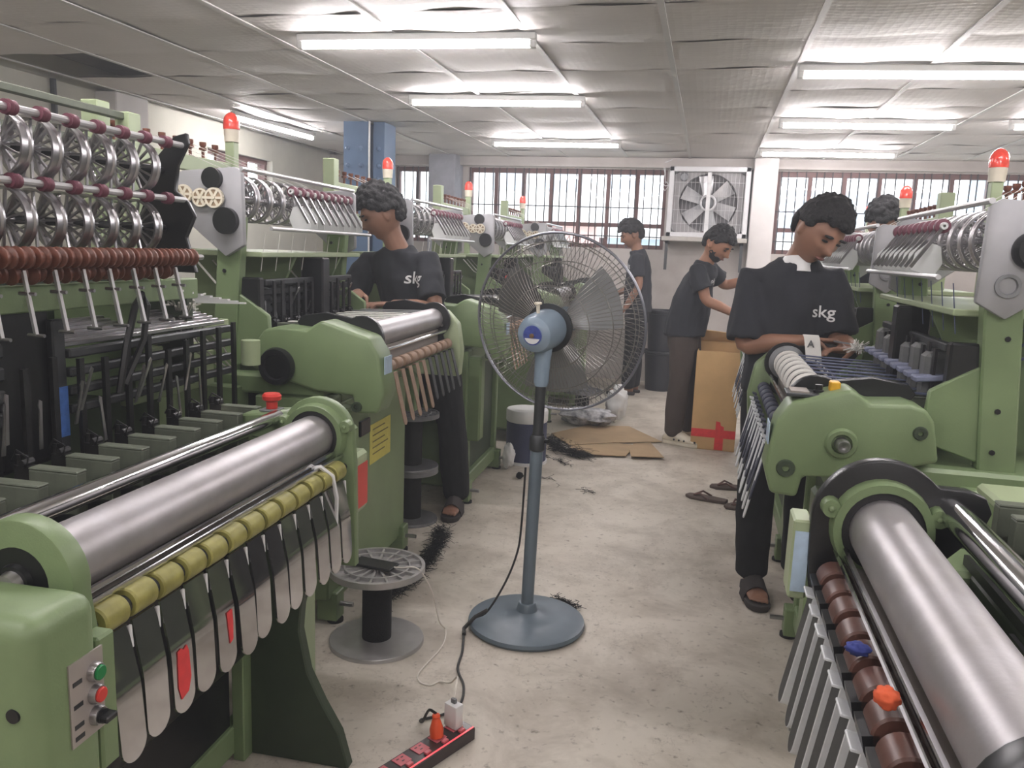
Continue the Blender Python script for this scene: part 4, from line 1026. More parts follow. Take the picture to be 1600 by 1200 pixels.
def sheet(label, pts, z):
    g = MB()
    n = len(pts); g.prism(pts, lambda a, b, t_: Vector((a, b, t_ + .012 * math.sin(a * 9 + b * 5) ** 2)), z, z + .005)
    tag(g.obj('cardboard_sheet', KRAFT2), label, 'cardboard', 'flattened cardboard on the floor')
sheet('largest flattened cardboard sheet, on the floor in the aisle behind the fan', [(-1.08, 5.93), (-.85, 6.35), (-.53, 6.45), (-.40, 6.25), (-.24, 6.02), (-.56, 5.84), (-.88, 5.61)], .004)
sheet('narrow torn cardboard strip, foremost left piece on the floor', [(-.88, 5.45), (-.86, 5.60), (-.55, 5.82), (-.42, 5.83), (-.46, 5.45), (-.71, 5.39)], .003)
sheet('small cardboard piece nearest the pale clogs', [(-.44, 5.85), (-.32, 5.88), (-.20, 5.50), (-.42, 5.42), (-.45, 5.6)], .012)
def crumple(name, label, cat, c, r, sq, mt, seed=0, amp=.3):
    g = MB().ball((0, 0, 0), 1, 28, 18)
    random.seed(seed); o_ = Vector((seed * 3.1, seed, 0))
    g.v = [tuple(Vector((v[0] * sq[0], v[1] * sq[1], v[2] * sq[2])) * r * (1 + amp * noise.noise(Vector(v) * 2.2 + o_) + amp * .5 * noise.noise(Vector(v) * 5 + o_))) for v in g.v]
    zmin = min(v[2] for v in g.v); g.v = [(v[0], v[1], v[2] - zmin) for v in g.v]
    o = g.obj(name, mt, ang=80); o.location = c
    return tag(o, label, cat)
STRIPE = mat('black_white_bag', (220, 220, 222), .5, rgb2=(60, 62, 70), scale=14)
crumple('plastic_bag', 'crumpled black and white plastic bag on the floor behind the fan', 'bag', (-.86, 6.36, .014), .15, (1.5, .8, .45), STRIPE, 3)
crumple('white_rag', 'crumpled white bag beside the dark reel behind the fan', 'bag', (-.66, 6.62, .0), .11, (.8, .8, 1.3), WHITE, 5)
crumple('white_rag', 'small white rag against the near base of the third left loom', 'rag', (-1.16, 4.88, .0), .05, (.8, .8, 1.6), WHITE, 8)
crumple('cloth_bundle', 'dusty pink bundle behind the upright on the right', 'bundle', (1.12, 2.95, .885), .09, (1.0, 1.2, .8), mat('dusty_pink_cloth', (150, 118, 112), .85), 11)
crumple('red_cloth', 'small red cloth on a loom, seen through the fan guard', 'cloth', (-1.36, 5.64, 1.13), .045, (1.2, .8, 1.1), REDTAPE, 13)
def fluff(label, pts, spread, n, seed, L=.10):
    random.seed(seed); g = MB(); P_ = catmull(pts, 8)
    for k in range(n):
        a = random.choice(P_); d = Vector((random.gauss(0, 1), random.gauss(0, 1), random.gauss(0, .25))).normalized()
        i = P_.index(a); tdir = (P_[min(i + 1, len(P_) - 1)] - P_[max(i - 1, 0)]).normalized()
        d = (d * .6 + tdir * random.choice((-1, 1))).normalized(); s0 = a + Vector((random.gauss(0, spread), random.gauss(0, spread), abs(random.gauss(0, spread * .6))))
        l = L * random.uniform(.4, 1.1)
        pts_ = [s0 + d * l * q + Vector((random.gauss(0, .006), random.gauss(0, .006), 0)) * (q * 2) for q in (0, .35, .7, 1)]
        pts_ = [Vector((p.x, p.y, max(.003, p.z))) for p in pts_]
        g.tube(pts_, .0011, 3)
    return tag(g.obj('thread_waste', YARN_K), label, 'thread', 'black thread waste', 'stuff')
fluff('tuft of black thread on the floor below the sandalled foot', [(-1.19, 3.62, .012), (-1.155, 3.47, .018), (-1.14, 3.36, .012), (-1.13, 3.24, .01), (-1.12, 3.05, .015), (-1.10, 2.86, .05), (-1.07, 2.60, .12)], .013, 1300, 1, .07)
fluff('black thread waste lying over the torn cardboard', [(-1.06, 5.72, .015), (-.98, 5.55, .02), (-.92, 5.42, .02), (-.80, 5.36, .015), (-.75, 5.34, .01)], .03, 800, 2, .08)
fluff('strand of black thread on the floor right of the navy drum', [(-1.0, 5.27, .006), (-.9, 5.2, .006), (-.79, 5.08, .006)], .008, 60, 3, .06)
fluff('wisps of black thread under the rim of the fan base', [(-.50, 3.02, .008), (-.42, 2.97, .008)], .012, 160, 4, .03)
fluff('thin twig of thread in the middle of the aisle floor', [(-.64, 4.60, .004), (-.60, 4.56, .005), (-.57, 4.55, .004)], .006, 16, 5, .06)
fluff('curl of thread on the aisle floor beside the fan pole', [(-.90, 4.73, .004), (-.84, 4.74, .004), (-.80, 4.66, .004)], .004, 8, 6, .08)
crumple('lint_ball', 'small dark lint ball on the floor left of the fan pole', 'lint', (-1.04, 4.69, 0), .022, (1, 1, .9), YARN_K, 21)
SANDM = mat('brown_sandal', (84, 70, 62), .7, var=.12)
def flipflop(label, loc, rz, grp='loose flip-flops on the floor'):
    t = thing('flip_flop', label, 'sandal', loc, rz, grp)
    MB().prism([(-.035, -.11), (.03, -.11), (.04, -.03), (.046, .06), (.03, .12), (-.01, .135), (-.042, .10), (-.046, .03)], XY, 0, .018).obj('sole', SANDM, t, bevel=.004)
    MB().tube([(-.042, -.01, .016), (-.030, .04, .04), (-.004, .085, .02)], .006).obj('strap', BROWN, t)
    MB().tube([(.042, -.01, .016), (.030, .04, .04), (-.004, .085, .02)], .006).obj('strap', BROWN, t)
flipflop('loose flip-flop lying alone on the aisle floor', (.10, 4.66, 0), 1.3); flipflop('flip-flop nearest the black trouser leg', (.30, 4.60, 0), 2.2); flipflop('upper flip-flop of the group beside the trouser leg', (.24, 4.95, 0), 1.7)

crumple('orange_rag', 'small orange rag tucked among the brown rollers of the near right loom', 'rag', (.250, .985, .866), .015, (1, 1.2, .8), mat('orange_cloth', (220, 96, 56), .8), 31)
crumple('blue_rag', 'dark blue yarn scrap on the brown rollers of the near right loom', 'rag', (.243, 1.13, .860), .014, (1.2, 1.0, .6), mat('blue_scrap', (40, 52, 120), .8), 33)
# ------------------------------------------------------------------ people
V = Vector
SLIDE = mat('dark_slide_foam', (58, 53, 52), .8, var=.1)
SKIN = mat('brown_skin', (140, 102, 82), .5, var=.08, scale=14)
SKIN2 = mat('warm_brown_skin', (156, 112, 88), .5, var=.08, scale=14)
HAIR = mat('black_hair', (20, 19, 21), .75, var=.3, scale=60, bump=.6, bscale=150)
TEE = mat('charcoal_cotton', (38, 40, 46), .9, var=.10, scale=8, bump=.10, bscale=18)
BLACKTR = mat('black_trouser_cotton', (26, 27, 30), .9, var=.12, scale=8, bump=.10, bscale=16)
BROWNTR = mat('brown_grey_trouser', (72, 62, 56), .9, var=.10, scale=8, bump=.12, bscale=16)
TMP = bpy.data.scenes.new('scratch')
def tmp_dg():
    with bpy.context.temp_override(scene=TMP, view_layer=TMP.view_layers[0]):
        d = bpy.context.evaluated_depsgraph_get(); d.update(); return d
LIP = mat('lip_brown', (112, 66, 58), .45, var=.05)

def remeshed(g, name, mats, voxel, it=4, fold=0.0, org=V((0, 0, 0))):
    me = bpy.data.meshes.new(name + '_raw'); me.from_pydata([tuple(V(v) - org) for v in g.v], [], g.p)
    bm = bmesh.new(); bm.from_mesh(me); bmesh.ops.recalc_face_normals(bm, faces=bm.faces); bm.to_mesh(me); bm.free()
    o = bpy.data.objects.new(name + '_raw', me); TMP.collection.objects.link(o)
    m = o.modifiers.new('r', 'REMESH'); m.mode = 'VOXEL'; m.voxel_size = voxel; m.use_smooth_shade = True
    if it: s_ = o.modifiers.new('s', 'SMOOTH'); s_.iterations = it; s_.factor = .5
    dg = tmp_dg()
    out = bpy.data.meshes.new_from_object(o.evaluated_get(dg)); out.name = name
    bpy.data.objects.remove(o); bpy.data.meshes.remove(me)
    out.materials.clear()
    for x in (mats if isinstance(mats, (list, tuple)) else [mats]): out.materials.append(x)
    if fold:
        nrm = [v.normal.copy() for v in out.vertices]; cos = []
        for v, nv in zip(out.vertices, nrm):
            p = v.co
            cos += (p + nv * fold * (noise.noise(V((p.x * 9, p.y * 9, p.z * 4 + p.x * 6))) + .5 * noise.noise(V((p.x * 22, p.y * 22, p.z * 12)))))[:]
        out.vertices.foreach_set('co', cos); out.update()
    out.polygons.foreach_set('use_smooth', [True] * len(out.polygons))
    return out

def limb(g, pts, rs, n=4):
    """tapered tube through joints with a rounded bend"""
    P_ = catmull(pts, n); R_ = []
    m = len(pts) - 1
    for i in range(len(P_)):
        q = i / (len(P_) - 1) * m; k = min(int(q), m - 1); R_.append(rs[k] + (rs[k + 1] - rs[k]) * (q - k))
    g.tube([P_[0] + (P_[0] - P_[1]).normalized() * R_[0] * .6] + P_ + [P_[-1] + (P_[-1] - P_[-2]).normalized() * R_[-1] * .4], [R_[0] * .6] + R_ + [R_[-1] * .6], 14)

def hand(g, wrist, d, nrm, thumb, curl=.5, sc_=1.0):
    """palm plus five unequal bent fingers; nrm = palm side, thumb = thumb side"""
    d = V(d).normalized(); nrm = V(nrm); nrm = (nrm - d * nrm.dot(d)).normalized(); t = V(thumb); t = (t - d * t.dot(d) - nrm * t.dot(nrm)).normalized()
    w = V(wrist)
    g.loft([(w - d * .02, t * .024 * sc_, nrm * .018 * sc_), (w + d * .02, t * .031 * sc_, nrm * .016 * sc_), (w + d * .06 * sc_, t * .040 * sc_, nrm * .014 * sc_), (w + d * .088 * sc_, t * .038 * sc_, nrm * .011 * sc_)])
    for k, (off, L) in enumerate(((.029, .070), (.010, .080), (-.010, .074), (-.028, .058))):
        p = w + d * .082 * sc_ + t * off * sc_; pts = [p - d * .012]; dd = d.copy(); a = curl * (1 + .15 * k)
        for q in (.42, .32, .26):
            pts.append(p); p = p + dd * L * q * sc_
            dd = (dd * math.cos(a) + nrm * math.sin(a)).normalized() if True else dd
            nrm2 = nrm
            a = min(a * 1.1, 1.2)
        pts.append(p)
        g.tube(pts, [.009 * sc_, .0092 * sc_, .0086 * sc_, .008 * sc_, .0062 * sc_], 8)
    p = w + d * .025 * sc_ + t * .026 * sc_
    g.tube([p - t * .012, p, p + (d * .6 + t * .7 + nrm * .25).normalized() * .034 * sc_, p + (d * .75 + t * .5 + nrm * .45).normalized() * .062 * sc_, p + (d * .85 + t * .35 + nrm * .55).normalized() * .082 * sc_], [.012 * sc_, .013 * sc_, .0105 * sc_, .0095 * sc_, .007 * sc_], 8)

def head_rot(fwd, up=(0, 0, 1)):
    y = V(fwd).normalized(); x = y.cross(V(up)).normalized(); z = x.cross(y)
    return Matrix((x, y, z)).transposed()
HS = 1.09
def head_pt(d):
    x, y, z = .074 * d.x, .094 * d.y, .116 * d.z
    t = max(0, -d.z)
    x *= 1 - .30 * t ** 1.6
    y *= (1 - .10 * t) if d.y > 0 else (1.04 - .40 * t)
    if d.y > 0:
        ga = lambda cx, cz, sx, sz: math.exp(-(((abs(x) - cx) / sx) ** 2 + ((z - cz) / sz) ** 2))
        y += .027 * ga(0, -.024, .012, .012) + .015 * ga(0, .000, .009, .024)
        y -= .013 * ga(.031, .010, .016, .011); y += .004 * ga(.028, .030, .025, .008)
        y += .007 * ga(0, -.056, .022, .009) - .003 * ga(0, -.074, .02, .006) + .009 * ga(0, -.094, .020, .016)
        y += .003 * ga(.042, -.018, .018, .018)
    return V((x, y, z)) * HS
def add_head(g, c, Rm):
    n, m = 56, 40; vs = []; fs = []
    for j in range(1, m):
        b = PI * j / m
        for k in range(n):
            a = 2 * PI * k / n; vs.append(V(c) + Rm @ head_pt(V((math.sin(b) * math.cos(a), math.sin(b) * math.sin(a), math.cos(b)))))
    t = len(vs); vs += [V(c) + Rm @ head_pt(V((0, 0, 1))), V(c) + Rm @ head_pt(V((0, 0, -1)))]
    for j in range(m - 2):
        for k in range(n): fs.append((j*n+k, (j+1)*n+k, (j+1)*n+(k+1) % n, j*n+(k+1) % n))
    for k in range(n): fs += [(t, k, (k+1) % n), (t+1, (m-2)*n+(k+1) % n, (m-2)*n+k)]
    g.add(vs, fs)
    for s_ in (-1, 1):
        e = MB().ball((0, 0, 0), 1, 12, 8)
        g.add([V(c) + Rm @ (V((s_ * .082, -.010, -.004)) + Matrix.Rotation(s_ * -.35, 3, 'Z') @ V((v[0] * .008, v[1] * .019, v[2] * .032))) for v in e.v], e.p)
def blobs(c, Rm, n, test, rmin, rmax, lift, seed, base=True, tall=0.0):
    random.seed(seed); g = MB(); k = 0
    while k < n:
        d = V((random.gauss(0, 1), random.gauss(0, 1), random.gauss(0, 1))).normalized()
        if not test(d): continue
        k += 1
        p = head_pt(d); r = random.uniform(rmin, rmax)
        p = p + d * (lift * r + tall * max(0, d.z) * random.uniform(.3, 1))
        b = MB().ball((0, 0, 0), r, 8, 6)
        g.add([V(c) + Rm @ (p + V(v)) for v in b.v], b.p)
    return g

def decal(parent, org, bvh, o, right, up, d, size, txt=None, poly=None, name='shirt_print', m=WHITE):
    right = V(right).normalized(); up = V(up).normalized(); d = V(d).normalized()
    if txt:
        cu = bpy.data.curves.new('txt', 'FONT'); cu.body = txt; cu.size = size; cu.resolution_u = 3; cu.align_x = 'CENTER'; cu.offset = size * .012
        ob = bpy.data.objects.new('txt', cu); TMP.collection.objects.link(ob)
        dg = tmp_dg()
        me = bpy.data.meshes.new_from_object(ob.evaluated_get(dg)); bpy.data.objects.remove(ob)
        bm = bmesh.new(); bm.from_mesh(me); bmesh.ops.triangulate(bm, faces=bm.faces)
        bmesh.ops.subdivide_edges(bm, edges=[e for e in bm.edges if e.calc_length() > size * .12], cuts=2, use_grid_fill=True)
        bm.to_mesh(me); bm.free()
    else:
        me = bpy.data.meshes.new(name); me.from_pydata([(a, b, 0) for a, b in poly], [], [tuple(range(len(poly)))])
    for v in me.vertices:
        p = V(o) + right * v.co.x + up * v.co.y
        h = bvh.ray_cast(p - d * .4 - org, d)
        v.co = (h[0] - d * .0035) if h[0] else (p - org)
    me.materials.clear(); me.materials.append(m); me.name = name
    return inst(me, name, parent)

def foot(g, ank, d, L=.245):
    d = V((d[0], d[1], 0)).normalized(); r = V((d.y, -d.x, 0)); a = V((ank[0], ank[1], 0)); z = V((0, 0, 1))
    h0 = .028
    g.loft([(a - d * .055 + z * (h0 + .022), r * .016, z * .02), (a - d * .04 + z * (h0 + .032), r * .030, z * .032), (a + d * .0 + z * (h0 + .042), r * .034, z * .042),
            (a + d * .06 + z * (h0 + .034), r * .038, z * .034), (a + d * .12 + z * (h0 + .02), r * .044, z * .02), (a + d * .155 + z * (h0 + .012), r * .043, z * .013)])
    for k, (o_, l) in enumerate(((-.028, .045), (-.010, .043), (.006, .038), (.020, .032), (.033, .026))):
        g.tube([a + d * .14 + r * o_ + z * (h0 + .012), a + d * (.155 + l * .5) + r * o_ + z * (h0 + .012), a + d * (.15 + l) + r * o_ + z * (h0 + .009)], [.0095 - .0006 * k, .009 - .0006 * k, .006], 8)
def slide(parent, org, ank, d, m, clog=False, strap_m=None):
    d = V((d[0], d[1], 0)).normalized(); r = V((d.y, -d.x, 0)); a = V((ank[0], ank[1], 0)) - org; z = V((0, 0, 1)); a.z = 0
    out = [(-.075, .0), (-.068, .028), (-.03, .038), (.05, .040), (.12, .050), (.17, .048), (.205, .030), (.215, 0), (.205, -.030), (.17, -.048), (.12, -.050), (.05, -.040), (-.03, -.038), (-.068, -.028)]
    so = MB().prism(out, lambda p, q, t: a + d * p + r * q + z * t, 0.001, .028).obj('sandal', m, parent, bevel=.005, seg=2, label='sandal sole')
    if clog:
        g = MB().loft([(a - d * .072 + z * .04, r * .030, z * .022), (a - d * .03 + z * .055, r * .044, z * .05), (a + d * .03 + z * .06, r * .047, z * .055), (a + d * .09 + z * .05, r * .053, z * .042), (a + d * .15 + z * .04, r * .052, z * .030), (a + d * .20 + z * .03, r * .035, z * .018), (a + d * .212 + z * .028, r * .015, z * .010)])
        g.obj('clog_upper', m, so)
        hm = MB().ball((0, 0, 0), .008, 8, 6).mesh('vent_hole', IRON)
        for k in range(5): inst(hm, 'vent_hole', so, a + d * (.03 + .04 * k) + r * (.050 if k < 3 else .042) + z * .045)
        return
    g = MB(); pr = []
    for k in range(9):
        b = PI * k / 8; pr.append((math.cos(b) * .056, .012 + math.sin(b) * .096))
    for p0, p1 in ((.055, .13),):
        vs = [a + d * p + r * (q * (1 if p == p0 else .98)) + z * (zz * (1 if p == p0 else .72)) for p in (p0, p1) for q, zz in pr]
        vs += [v - (v - (a + d * .09 + z * .03)).normalized() * .005 for v in vs]; n = 9
        fs = [(i, i + 1, n + i + 1, n + i) for i in range(n - 1)] + [(2*n + n + i, 2*n + n + i + 1, 2*n + i + 1, 2*n + i) for i in range(n - 1)]
        fs += [(i, 2*n + i, 2*n + i + 1, i + 1) for i in range(n - 1)] + [(n + i, n + i + 1, 3*n + i + 1, 3*n + i) for i in range(n - 1)] + [(0, n, 3*n, 2*n), (n - 1, 3*n - 1, 4*n - 1, 2*n - 1)]
        g.add(vs, fs)
    g.obj('strap', strap_m or m, so)

def person(label, org, J, front, head_fwd, hands, feet, skin, trousers, hair='curly', shoe='slide', shoe_m=None, seed=1, beard=False, logo=None, sleeve=.80, head_up=(0, 0, 1), belly=1.0, tabs=True, lite=False):
    org = V(org)
    t = thing('person', label, 'person', org)
    j = {k: V(v) for k, v in J.items()}
    lat = (j['sl'] - j['sr']).normalized(); fr = V((front[0], front[1], 0)); 
    spine = (j['neck'] - j['pelvis']).normalized(); fr = (fr - lat * fr.dot(lat)).normalized()
    hl = (j['hl'] - j['hr']).normalized(); mid = lambda q: j['pelvis'].lerp(j['chest'], q)
    # --- body: one continuous surface
    g = MB()
    g.loft([(j['pelvis'] - V((0, 0, .07)), hl * .10, fr * .08), (j['pelvis'], hl * .15, fr * .10), (mid(.45), lat * .13, fr * .092 * belly), (mid(.9), lat * .145, fr * .085), (j['chest'].lerp(j['neck'], .40), lat * .130, fr * .064), (j['neck'] - spine * .03, lat * .07, fr * .045), (j['neck'], lat * .052, fr * .052)])
    Rm = head_rot(head_fwd, head_up); hc_ = j['head']
    limb(g, [j['neck'] - spine * .03, j['neck'].lerp(hc_, .35), hc_ + Rm @ V((0, -.025, -.03))], [.058, .053, .052])
    add_head(g, hc_, Rm)
    for s_, sh, el, wr in (('l', 'sl', 'el', 'wl'), ('r', 'sr', 'er', 'wr')):
        limb(g, [j[sh] - V((0, 0, .035)), (j[sh] - V((0, 0, .02))).lerp(j[el], .5) , j[el], j[el].lerp(j[wr], .45), j[wr]], [.042, .043, .038, .037, .026])
        h_ = hands[s_]; hand(g, j[wr], h_[0], h_[1], h_[2], h_[3])
    for s_ in 'lr':
        limb(g, [j['h' + s_], j['k' + s_], j['a' + s_]], [.080, .052, .036]); foot(g, j['a' + s_], feet[s_])
    me = remeshed(g, 'body', skin, .0055 if not lite else .010, 2, org=org)
    inst(me, 'body', t)
    # --- face details
    for s_ in (-1, 1):
        for nm, c_, sz, m_ in (('eye', (s_ * .030, .0835, .0085), (.0150, .006, .0040), HAIR), ('eyebrow', (s_ * .031, .0905, .0295), (.023, .007, .0050), HAIR)):
            b = MB().ball((0, 0, 0), 1, 12, 8); b.v = [tuple(hc_ - org + Rm @ (HS * V((c_[0] + v[0] * sz[0], c_[1] + v[1] * sz[1] - abs(v[0]) * .004, c_[2] + v[2] * sz[2])))) for v in b.v]
            b.obj(nm, m_, t)
    b = MB().ball((0, 0, 0), 1, 12, 8); b.v = [tuple(hc_ - org + Rm @ (HS * V((v[0] * .022, .0885 + v[1] * .008 - abs(v[0]) * .007, -.056 + v[2] * .0055)))) for v in b.v]
    b.obj('lips', LIP, t)
    # --- hair
    def scalp(d): return d.z > (.50 if d.y > .45 else .34 if d.y > .15 else .16 if d.y > -.25 else -.38) and not (abs(d.x) > .75 and d.z < .15)
    if hair == 'curly': hg = blobs(hc_, Rm, 420, scalp, .012, .018, .9, seed, tall=.030)
    else: hg = blobs(hc_, Rm, 520, scalp, .008, .013, .7, seed, tall=.022)
    bs_ = blobs(hc_, Rm, 260, lambda d: scalp(d - V((0, .06, .10)) if d.y > 0 else d - V((0, 0, .10))), .018, .022, .25, seed + 70); hg.add(bs_.v, bs_.p)
    if hair == 'fringe':
        fg = blobs(hc_, Rm, 60, lambda d: d.y > .4 and .25 < d.z < .7, .012, .018, .8, seed + 50); hg.add(fg.v, fg.p)
    hm_ = remeshed(hg, 'hair', HAIR, .005, 1, org=org); inst(hm_, 'hair', t)
    if beard:
        bg_ = blobs(hc_, Rm, 420, lambda d: d.z < (-.44 if d.y > .5 else -.25) and d.y > .05 and not (abs(d.x) < .28 and -.56 < d.z < -.36), .004, .0065, .1, seed + 9)
        inst(remeshed(bg_, 'beard', HAIR, .0055, 1, org=org), 'beard', t)
    # --- shirt
    g = MB(); hem = j['pelvis'] - V((0, 0, .04))
    ch = j['chest']; up_c = ch.lerp(j['neck'], .55)
    shm = (j['sl'] + j['sr']) / 2; sw2 = (j['sl'] - j['sr']).length / 2
    g.loft([(hem, hl * .185, fr * .138 * belly), (mid(.25), lat * .178, fr * .135 * belly), (mid(.6), lat * .178, fr * .132 * belly), (mid(.95), lat * .168, fr * .128), (shm - spine * .06, lat * (sw2 + .0), fr * .112), (shm - spine * .005, lat * (sw2 - .015), fr * .092), (shm.lerp(j['neck'], .42), lat * (sw2 * .68), fr * .080), (j['neck'] - spine * .030, lat * .092, fr * .080 - spine * .010), (j['neck'] - spine * .010, lat * .076, fr * .074 - spine * .016)])
    for sh, el in (('sl', 'el'), ('sr', 'er')):
        a, b_ = j[sh], j[el]; dirn = (b_ - a).normalized(); inn = shm.lerp(a, .55)
        e = a.lerp(b_, sleeve)
        a2 = a - V((0, 0, .022)); g.tube([inn - V((0, 0, .03)), a2, a2.lerp(b_, .35), e], [.058, .062, .071, .078], 16)
    sm = remeshed(g, 'shirt', TEE, .0095 if not lite else .014, 4, .016, org); so = inst(sm, 'shirt', t)
    so['label'] = 'charcoal short-sleeved T-shirt'
    bvh = BVHTree.FromPolygons([v.co for v in sm.vertices], [p.vertices for p in sm.polygons])
    if logo: decal(so, org, bvh, *logo[:4], logo[4], txt='skg', name='shirt_logo')
    # --- trousers
    g = MB()
    g.loft([(j['pelvis'] - V((0, 0, .14)), hl * .16, fr * .115), (j['pelvis'] - V((0, 0, .05)), hl * .165, fr * .118), (j['pelvis'] + V((0, 0, .05)), hl * .15, fr * .108)])
    for s_ in 'lr':
        a_ = j['a' + s_] + V((0, 0, .0)); limb(g, [j['h' + s_], j['h' + s_].lerp(j['k' + s_], .5), j['k' + s_], j['k' + s_].lerp(a_, .5), a_], [.098, .092, .078, .074, .070])
    inst(remeshed(g, 'trousers', trousers, .0095 if not lite else .014, 4, .009, org), 'trousers', t)
    for s_ in 'lr': slide(t, org, j['a' + s_], feet[s_], shoe_m or SLIDE, shoe == 'clog')
    return t, so, bvh

A = dict
# the man at the second left loom
p1, s1, b1 = person('man in a charcoal T-shirt with curly hair, at the left looms, looking down left', (-1.40, 3.96, 0),
    A(pelvis=(-1.43, 3.98, .90), chest=(-1.53, 3.94, 1.25), neck=(-1.565, 3.92, 1.405), head=(-1.628, 3.87, 1.548), sl=(-1.385, 3.90, 1.345), sr=(-1.735, 3.97, 1.335),
      el=(-1.315, 3.80, 1.10), wl=(-1.47, 3.64, 1.115), er=(-1.80, 3.84, 1.10), wr=(-1.66, 3.66, 1.16), hl=(-1.345, 3.96, .88), hr=(-1.51, 4.0, .88),
      kl=(-1.26, 3.955, .48), kr=(-1.52, 3.99, .48), al=(-1.225, 3.975, .085), ar=(-1.575, 4.00, .085)),
    (-.32, -.95), (-.80, -.50, -.42), A(l=((-.6, -.7, .05), (0, 0, -1), (-.7, .6, 0), .45), r=((.2, -.9, -.1), (0, 0, -1), (1, .2, 0), .45)),
    A(l=(.10, -1), r=(-.7, -.7)), SKIN, BLACKTR, 'curly', seed=3, logo=(V((-1.44, 3.78, 1.215)), V((.95, -.31, .03)), V((.02, 0, 1)), V((.32, .95, 0)), .085), sleeve=.85)
# the man with the white collar on the right
p2, s2, b2 = person('man in a charcoal T-shirt with a white collar showing, bending over the right loom', (.33, 3.42, 0),
    A(pelvis=(.355, 3.46, .90), chest=(.335, 3.44, 1.24), neck=(.345, 3.405, 1.418), head=(.405, 3.335, 1.512), sl=(.478, 3.42, 1.355), sr=(.175, 3.42, 1.35),
      el=(.520, 3.36, 1.10), wl=(.555, 3.20, 1.075), er=(.168, 3.37, 1.06), wr=(.385, 3.24, 1.095), hl=(.445, 3.46, .88), hr=(.275, 3.46, .88),
      kl=(.46, 3.47, .48), kr=(.265, 3.42, .48), al=(.47, 3.52, .085), ar=(.275, 3.385, .085)),
    (.10, -1), (.40, -.72, -.56), A(l=((-.75, -.35, .02), (0, -.2, -1), (.1, -1, .3), .55), r=((.95, -.30, .05), (0, -.4, -1), (.0, -.6, 1), .55)),
    A(l=(.1, -1), r=(.15, -1)), SKIN, BLACKTR, 'short', seed=5, logo=(V((.455, 3.27, 1.185)), V((.99, .1, 0)), V((0, 0, 1)), V((-.1, 1, 0)), .065), sleeve=.95, head_up=(.25, 0, 1))
cg = MB(); nk = V((.345, 3.405, 1.418)) - V((.33, 3.42, 0))
cg.lathe(nk + V((.004, -.016, -.065)), nk + V((.004, -.008, -.004)), ((0, .066), (.5, .068), (.85, .063), (1, .059), (1, .050), (.5, .055), (0, .058), (0, .066)), 36)
cg.obj('undershirt_collar', WHITE, p2, label='white undershirt collar')
# the bearded man by the carton
p3, s3, b3 = person('bearded man in charcoal T-shirt and brown trousers reaching over the carton', (-.12, 6.10, 0),
    A(pelvis=(-.14, 6.10, .86), chest=(-.075, 6.09, 1.19), neck=(-.02, 6.07, 1.375), head=(.055, 6.03, 1.49), sl=(.015, 6.24, 1.33), sr=(-.07, 5.93, 1.325),
      el=(.13, 6.30, 1.20), wl=(.33, 6.26, 1.245), er=(.005, 5.90, 1.10), wr=(.20, 5.86, 1.015), hl=(-.12, 6.19, .84), hr=(-.14, 6.02, .84),
      kl=(-.07, 6.24, .46), kr=(-.15, 5.99, .46), al=(-.06, 6.28, .085), ar=(-.165, 6.03, .085)),
    (.93, -.30), (.72, -.42, -.55), A(l=((1, 0, 0), (0, 0, -1), (0, -1, 0), .4), r=((.9, .1, -.3), (0, .2, -1), (.2, .9, .3), .5)),
    A(l=(.95, .05), r=(.93, -.35)), SKIN2, BROWNTR, 'short', 'clog', CREAM, seed=8, beard=True, logo=(V((.03, 6.03, 1.215)), V((.3, .93, 0)), V((.15, 0, 1)), V((-.93, .3, 0)), .05), sleeve=.70, belly=1.12)
# the man by the window
p4, s4, b4 = person('slim man in dark T-shirt standing in profile below the barred window', (-.70, 8.10, 0),
    A(pelvis=(-.66, 8.10, .88), chest=(-.665, 8.10, 1.25), neck=(-.69, 8.09, 1.45), head=(-.755, 8.07, 1.585), sl=(-.67, 7.94, 1.385), sr=(-.67, 8.26, 1.385),
      el=(-.645, 7.90, 1.10), wl=(-.76, 7.90, .88), er=(-.70, 8.30, 1.10), wr=(-.88, 8.28, 1.0), hl=(-.66, 8.02, .86), hr=(-.66, 8.18, .86),
      kl=(-.68, 8.02, .47), kr=(-.66, 8.18, .47), al=(-.70, 8.02, .085), ar=(-.66, 8.18, .085)),
    (-1, -.12), (-.88, -.18, -.36), A(l=((-.5, 0, -.8), (-.8, 0, .3), (0, 1, 0), .5), r=((-1, 0, -.1), (0, 0, -1), (0, -1, 0), .4)),
    A(l=(-1, -.2), r=(-1, 0)), SKIN, BLACKTR, 'curly', seed=12, lite=False, logo=(V((-.78, 8.02, 1.27)), V((.1, -.99, 0)), V((0, 0, 1)), V((1, .1, 0)), .06), sleeve=.72)
# the man whose hair shows above the right looms
p5, s5, b5 = person('man mostly hidden behind the right looms, only dark hair and brow showing', (.96, 5.05, 0),
    A(pelvis=(.98, 5.07, .90), chest=(.975, 5.07, 1.27), neck=(.965, 5.06, 1.46), head=(.955, 5.02, 1.615), sl=(1.135, 5.06, 1.39), sr=(.80, 5.06, 1.39),
      el=(1.19, 5.02, 1.12), wl=(1.08, 4.92, 1.05), er=(.75, 5.02, 1.12), wr=(.85, 4.92, 1.05), hl=(1.06, 5.07, .88), hr=(.90, 5.07, .88),
      kl=(1.06, 5.06, .48), kr=(.90, 5.06, .48), al=(1.06, 5.08, .085), ar=(.90, 5.08, .085)),
    (0, -1), (-.25, -.85, -.45), A(l=((-.6, -.7, 0), (0, 0, -1), (0, -.5, 1), .5), r=((.6, -.7, 0), (0, 0, -1), (0, -.5, 1), .5)),
    A(l=(0, -1), r=(0, -1)), SKIN2, BLACKTR, 'curly', seed=17, lite=True)

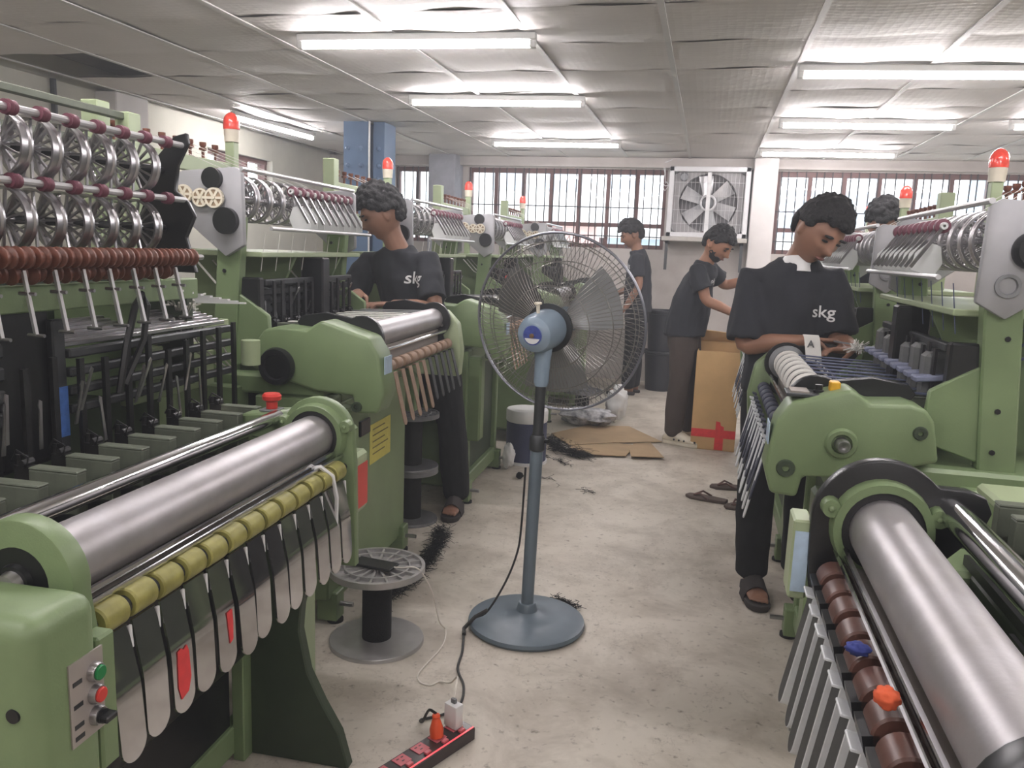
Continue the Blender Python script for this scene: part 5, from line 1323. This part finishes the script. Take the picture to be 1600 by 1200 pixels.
# ------------------------------------------------------------------ what the man on the right works with
tw = thing('tweezers', 'thin steel tweezers held over the white ribbon', 'tweezers', (.50, 3.14, 1.10))
for s_ in (-1, 1): MB().bar((-.03, -.004 * s_, .012), (.12, -.001 * s_, -.005), .003, .006).obj('arm', STEEL, tw)
random.seed(4); g = MB()
for k in range(70):
    d = V((random.gauss(0, 1), random.gauss(0, 1), abs(random.gauss(0, .8)))).normalized() * random.uniform(.015, .045)
    g.tube([(0, 0, 0), d * .5 + V((0, 0, .006)), d + V((random.gauss(0, .008),) * 3)], .0022, 4)
o = g.obj('yarn_tuft', YARN_W); o.location = (.545, 3.10, 1.085); tag(o, 'fluffy white yarn tuft by the tweezers', 'yarn', kind='stuff')
cl = MB(); nn = 10
for z_ in (0, .002):
    for i in range(nn + 1):
        q = i / nn
        for jx in (0, 1): cl.v.append((-.02 + .055 * jx + .02 * q, -.02 * q, .03 - .085 * q ** 1.6 + z_ + .006 * math.sin(q * 5)))
Q = 2 * (nn + 1)
for i in range(nn): cl.p += [(2*i, 2*i+1, 2*i+3, 2*i+2), (Q+2*i, Q+2*i+2, Q+2*i+3, Q+2*i+1)]
cl.mi = [0] * len(cl.p)
rb = thing('printed_ribbon', 'white ribbon end printed with a black letter A, draped at the roller end', 'ribbon', (.375, 3.12, 1.10))
cl.obj('ribbon', YARN_W, rb)
cu = bpy.data.curves.new('txt', 'FONT'); cu.body = 'A'; cu.size = .036; cu.offset = .0008; ob = bpy.data.objects.new('txt', cu); TMP.collection.objects.link(ob)
dg = tmp_dg(); me = bpy.data.meshes.new_from_object(ob.evaluated_get(dg)); bpy.data.objects.remove(ob)
me.materials.clear(); me.materials.append(BLACK)
inst(me, 'letter', rb, (.0, -.021, -.012), (1.38, 0, .05))

bpy.data.scenes.remove(TMP)
# ------------------------------------------------------------------ dusty air
hz = bpy.data.materials.new('dusty_air'); hz.use_nodes = True; nt = hz.node_tree
nt.nodes.remove(nt.nodes['Principled BSDF'])
vs_ = nt.nodes.new('ShaderNodeVolumeScatter'); vs_.inputs['Density'].default_value = 0.016; vs_.inputs['Anisotropy'].default_value = 0.2; vs_.inputs['Color'].default_value = (.92, .95, 1, 1)
nt.links.new(vs_.outputs[0], nt.nodes['Material Output'].inputs['Volume'])
struct(MB().box((XL + .01, YB + .01, .002), (XR - .01, WY - .01, CZ - .03)).obj('haze', hz, smooth=False))
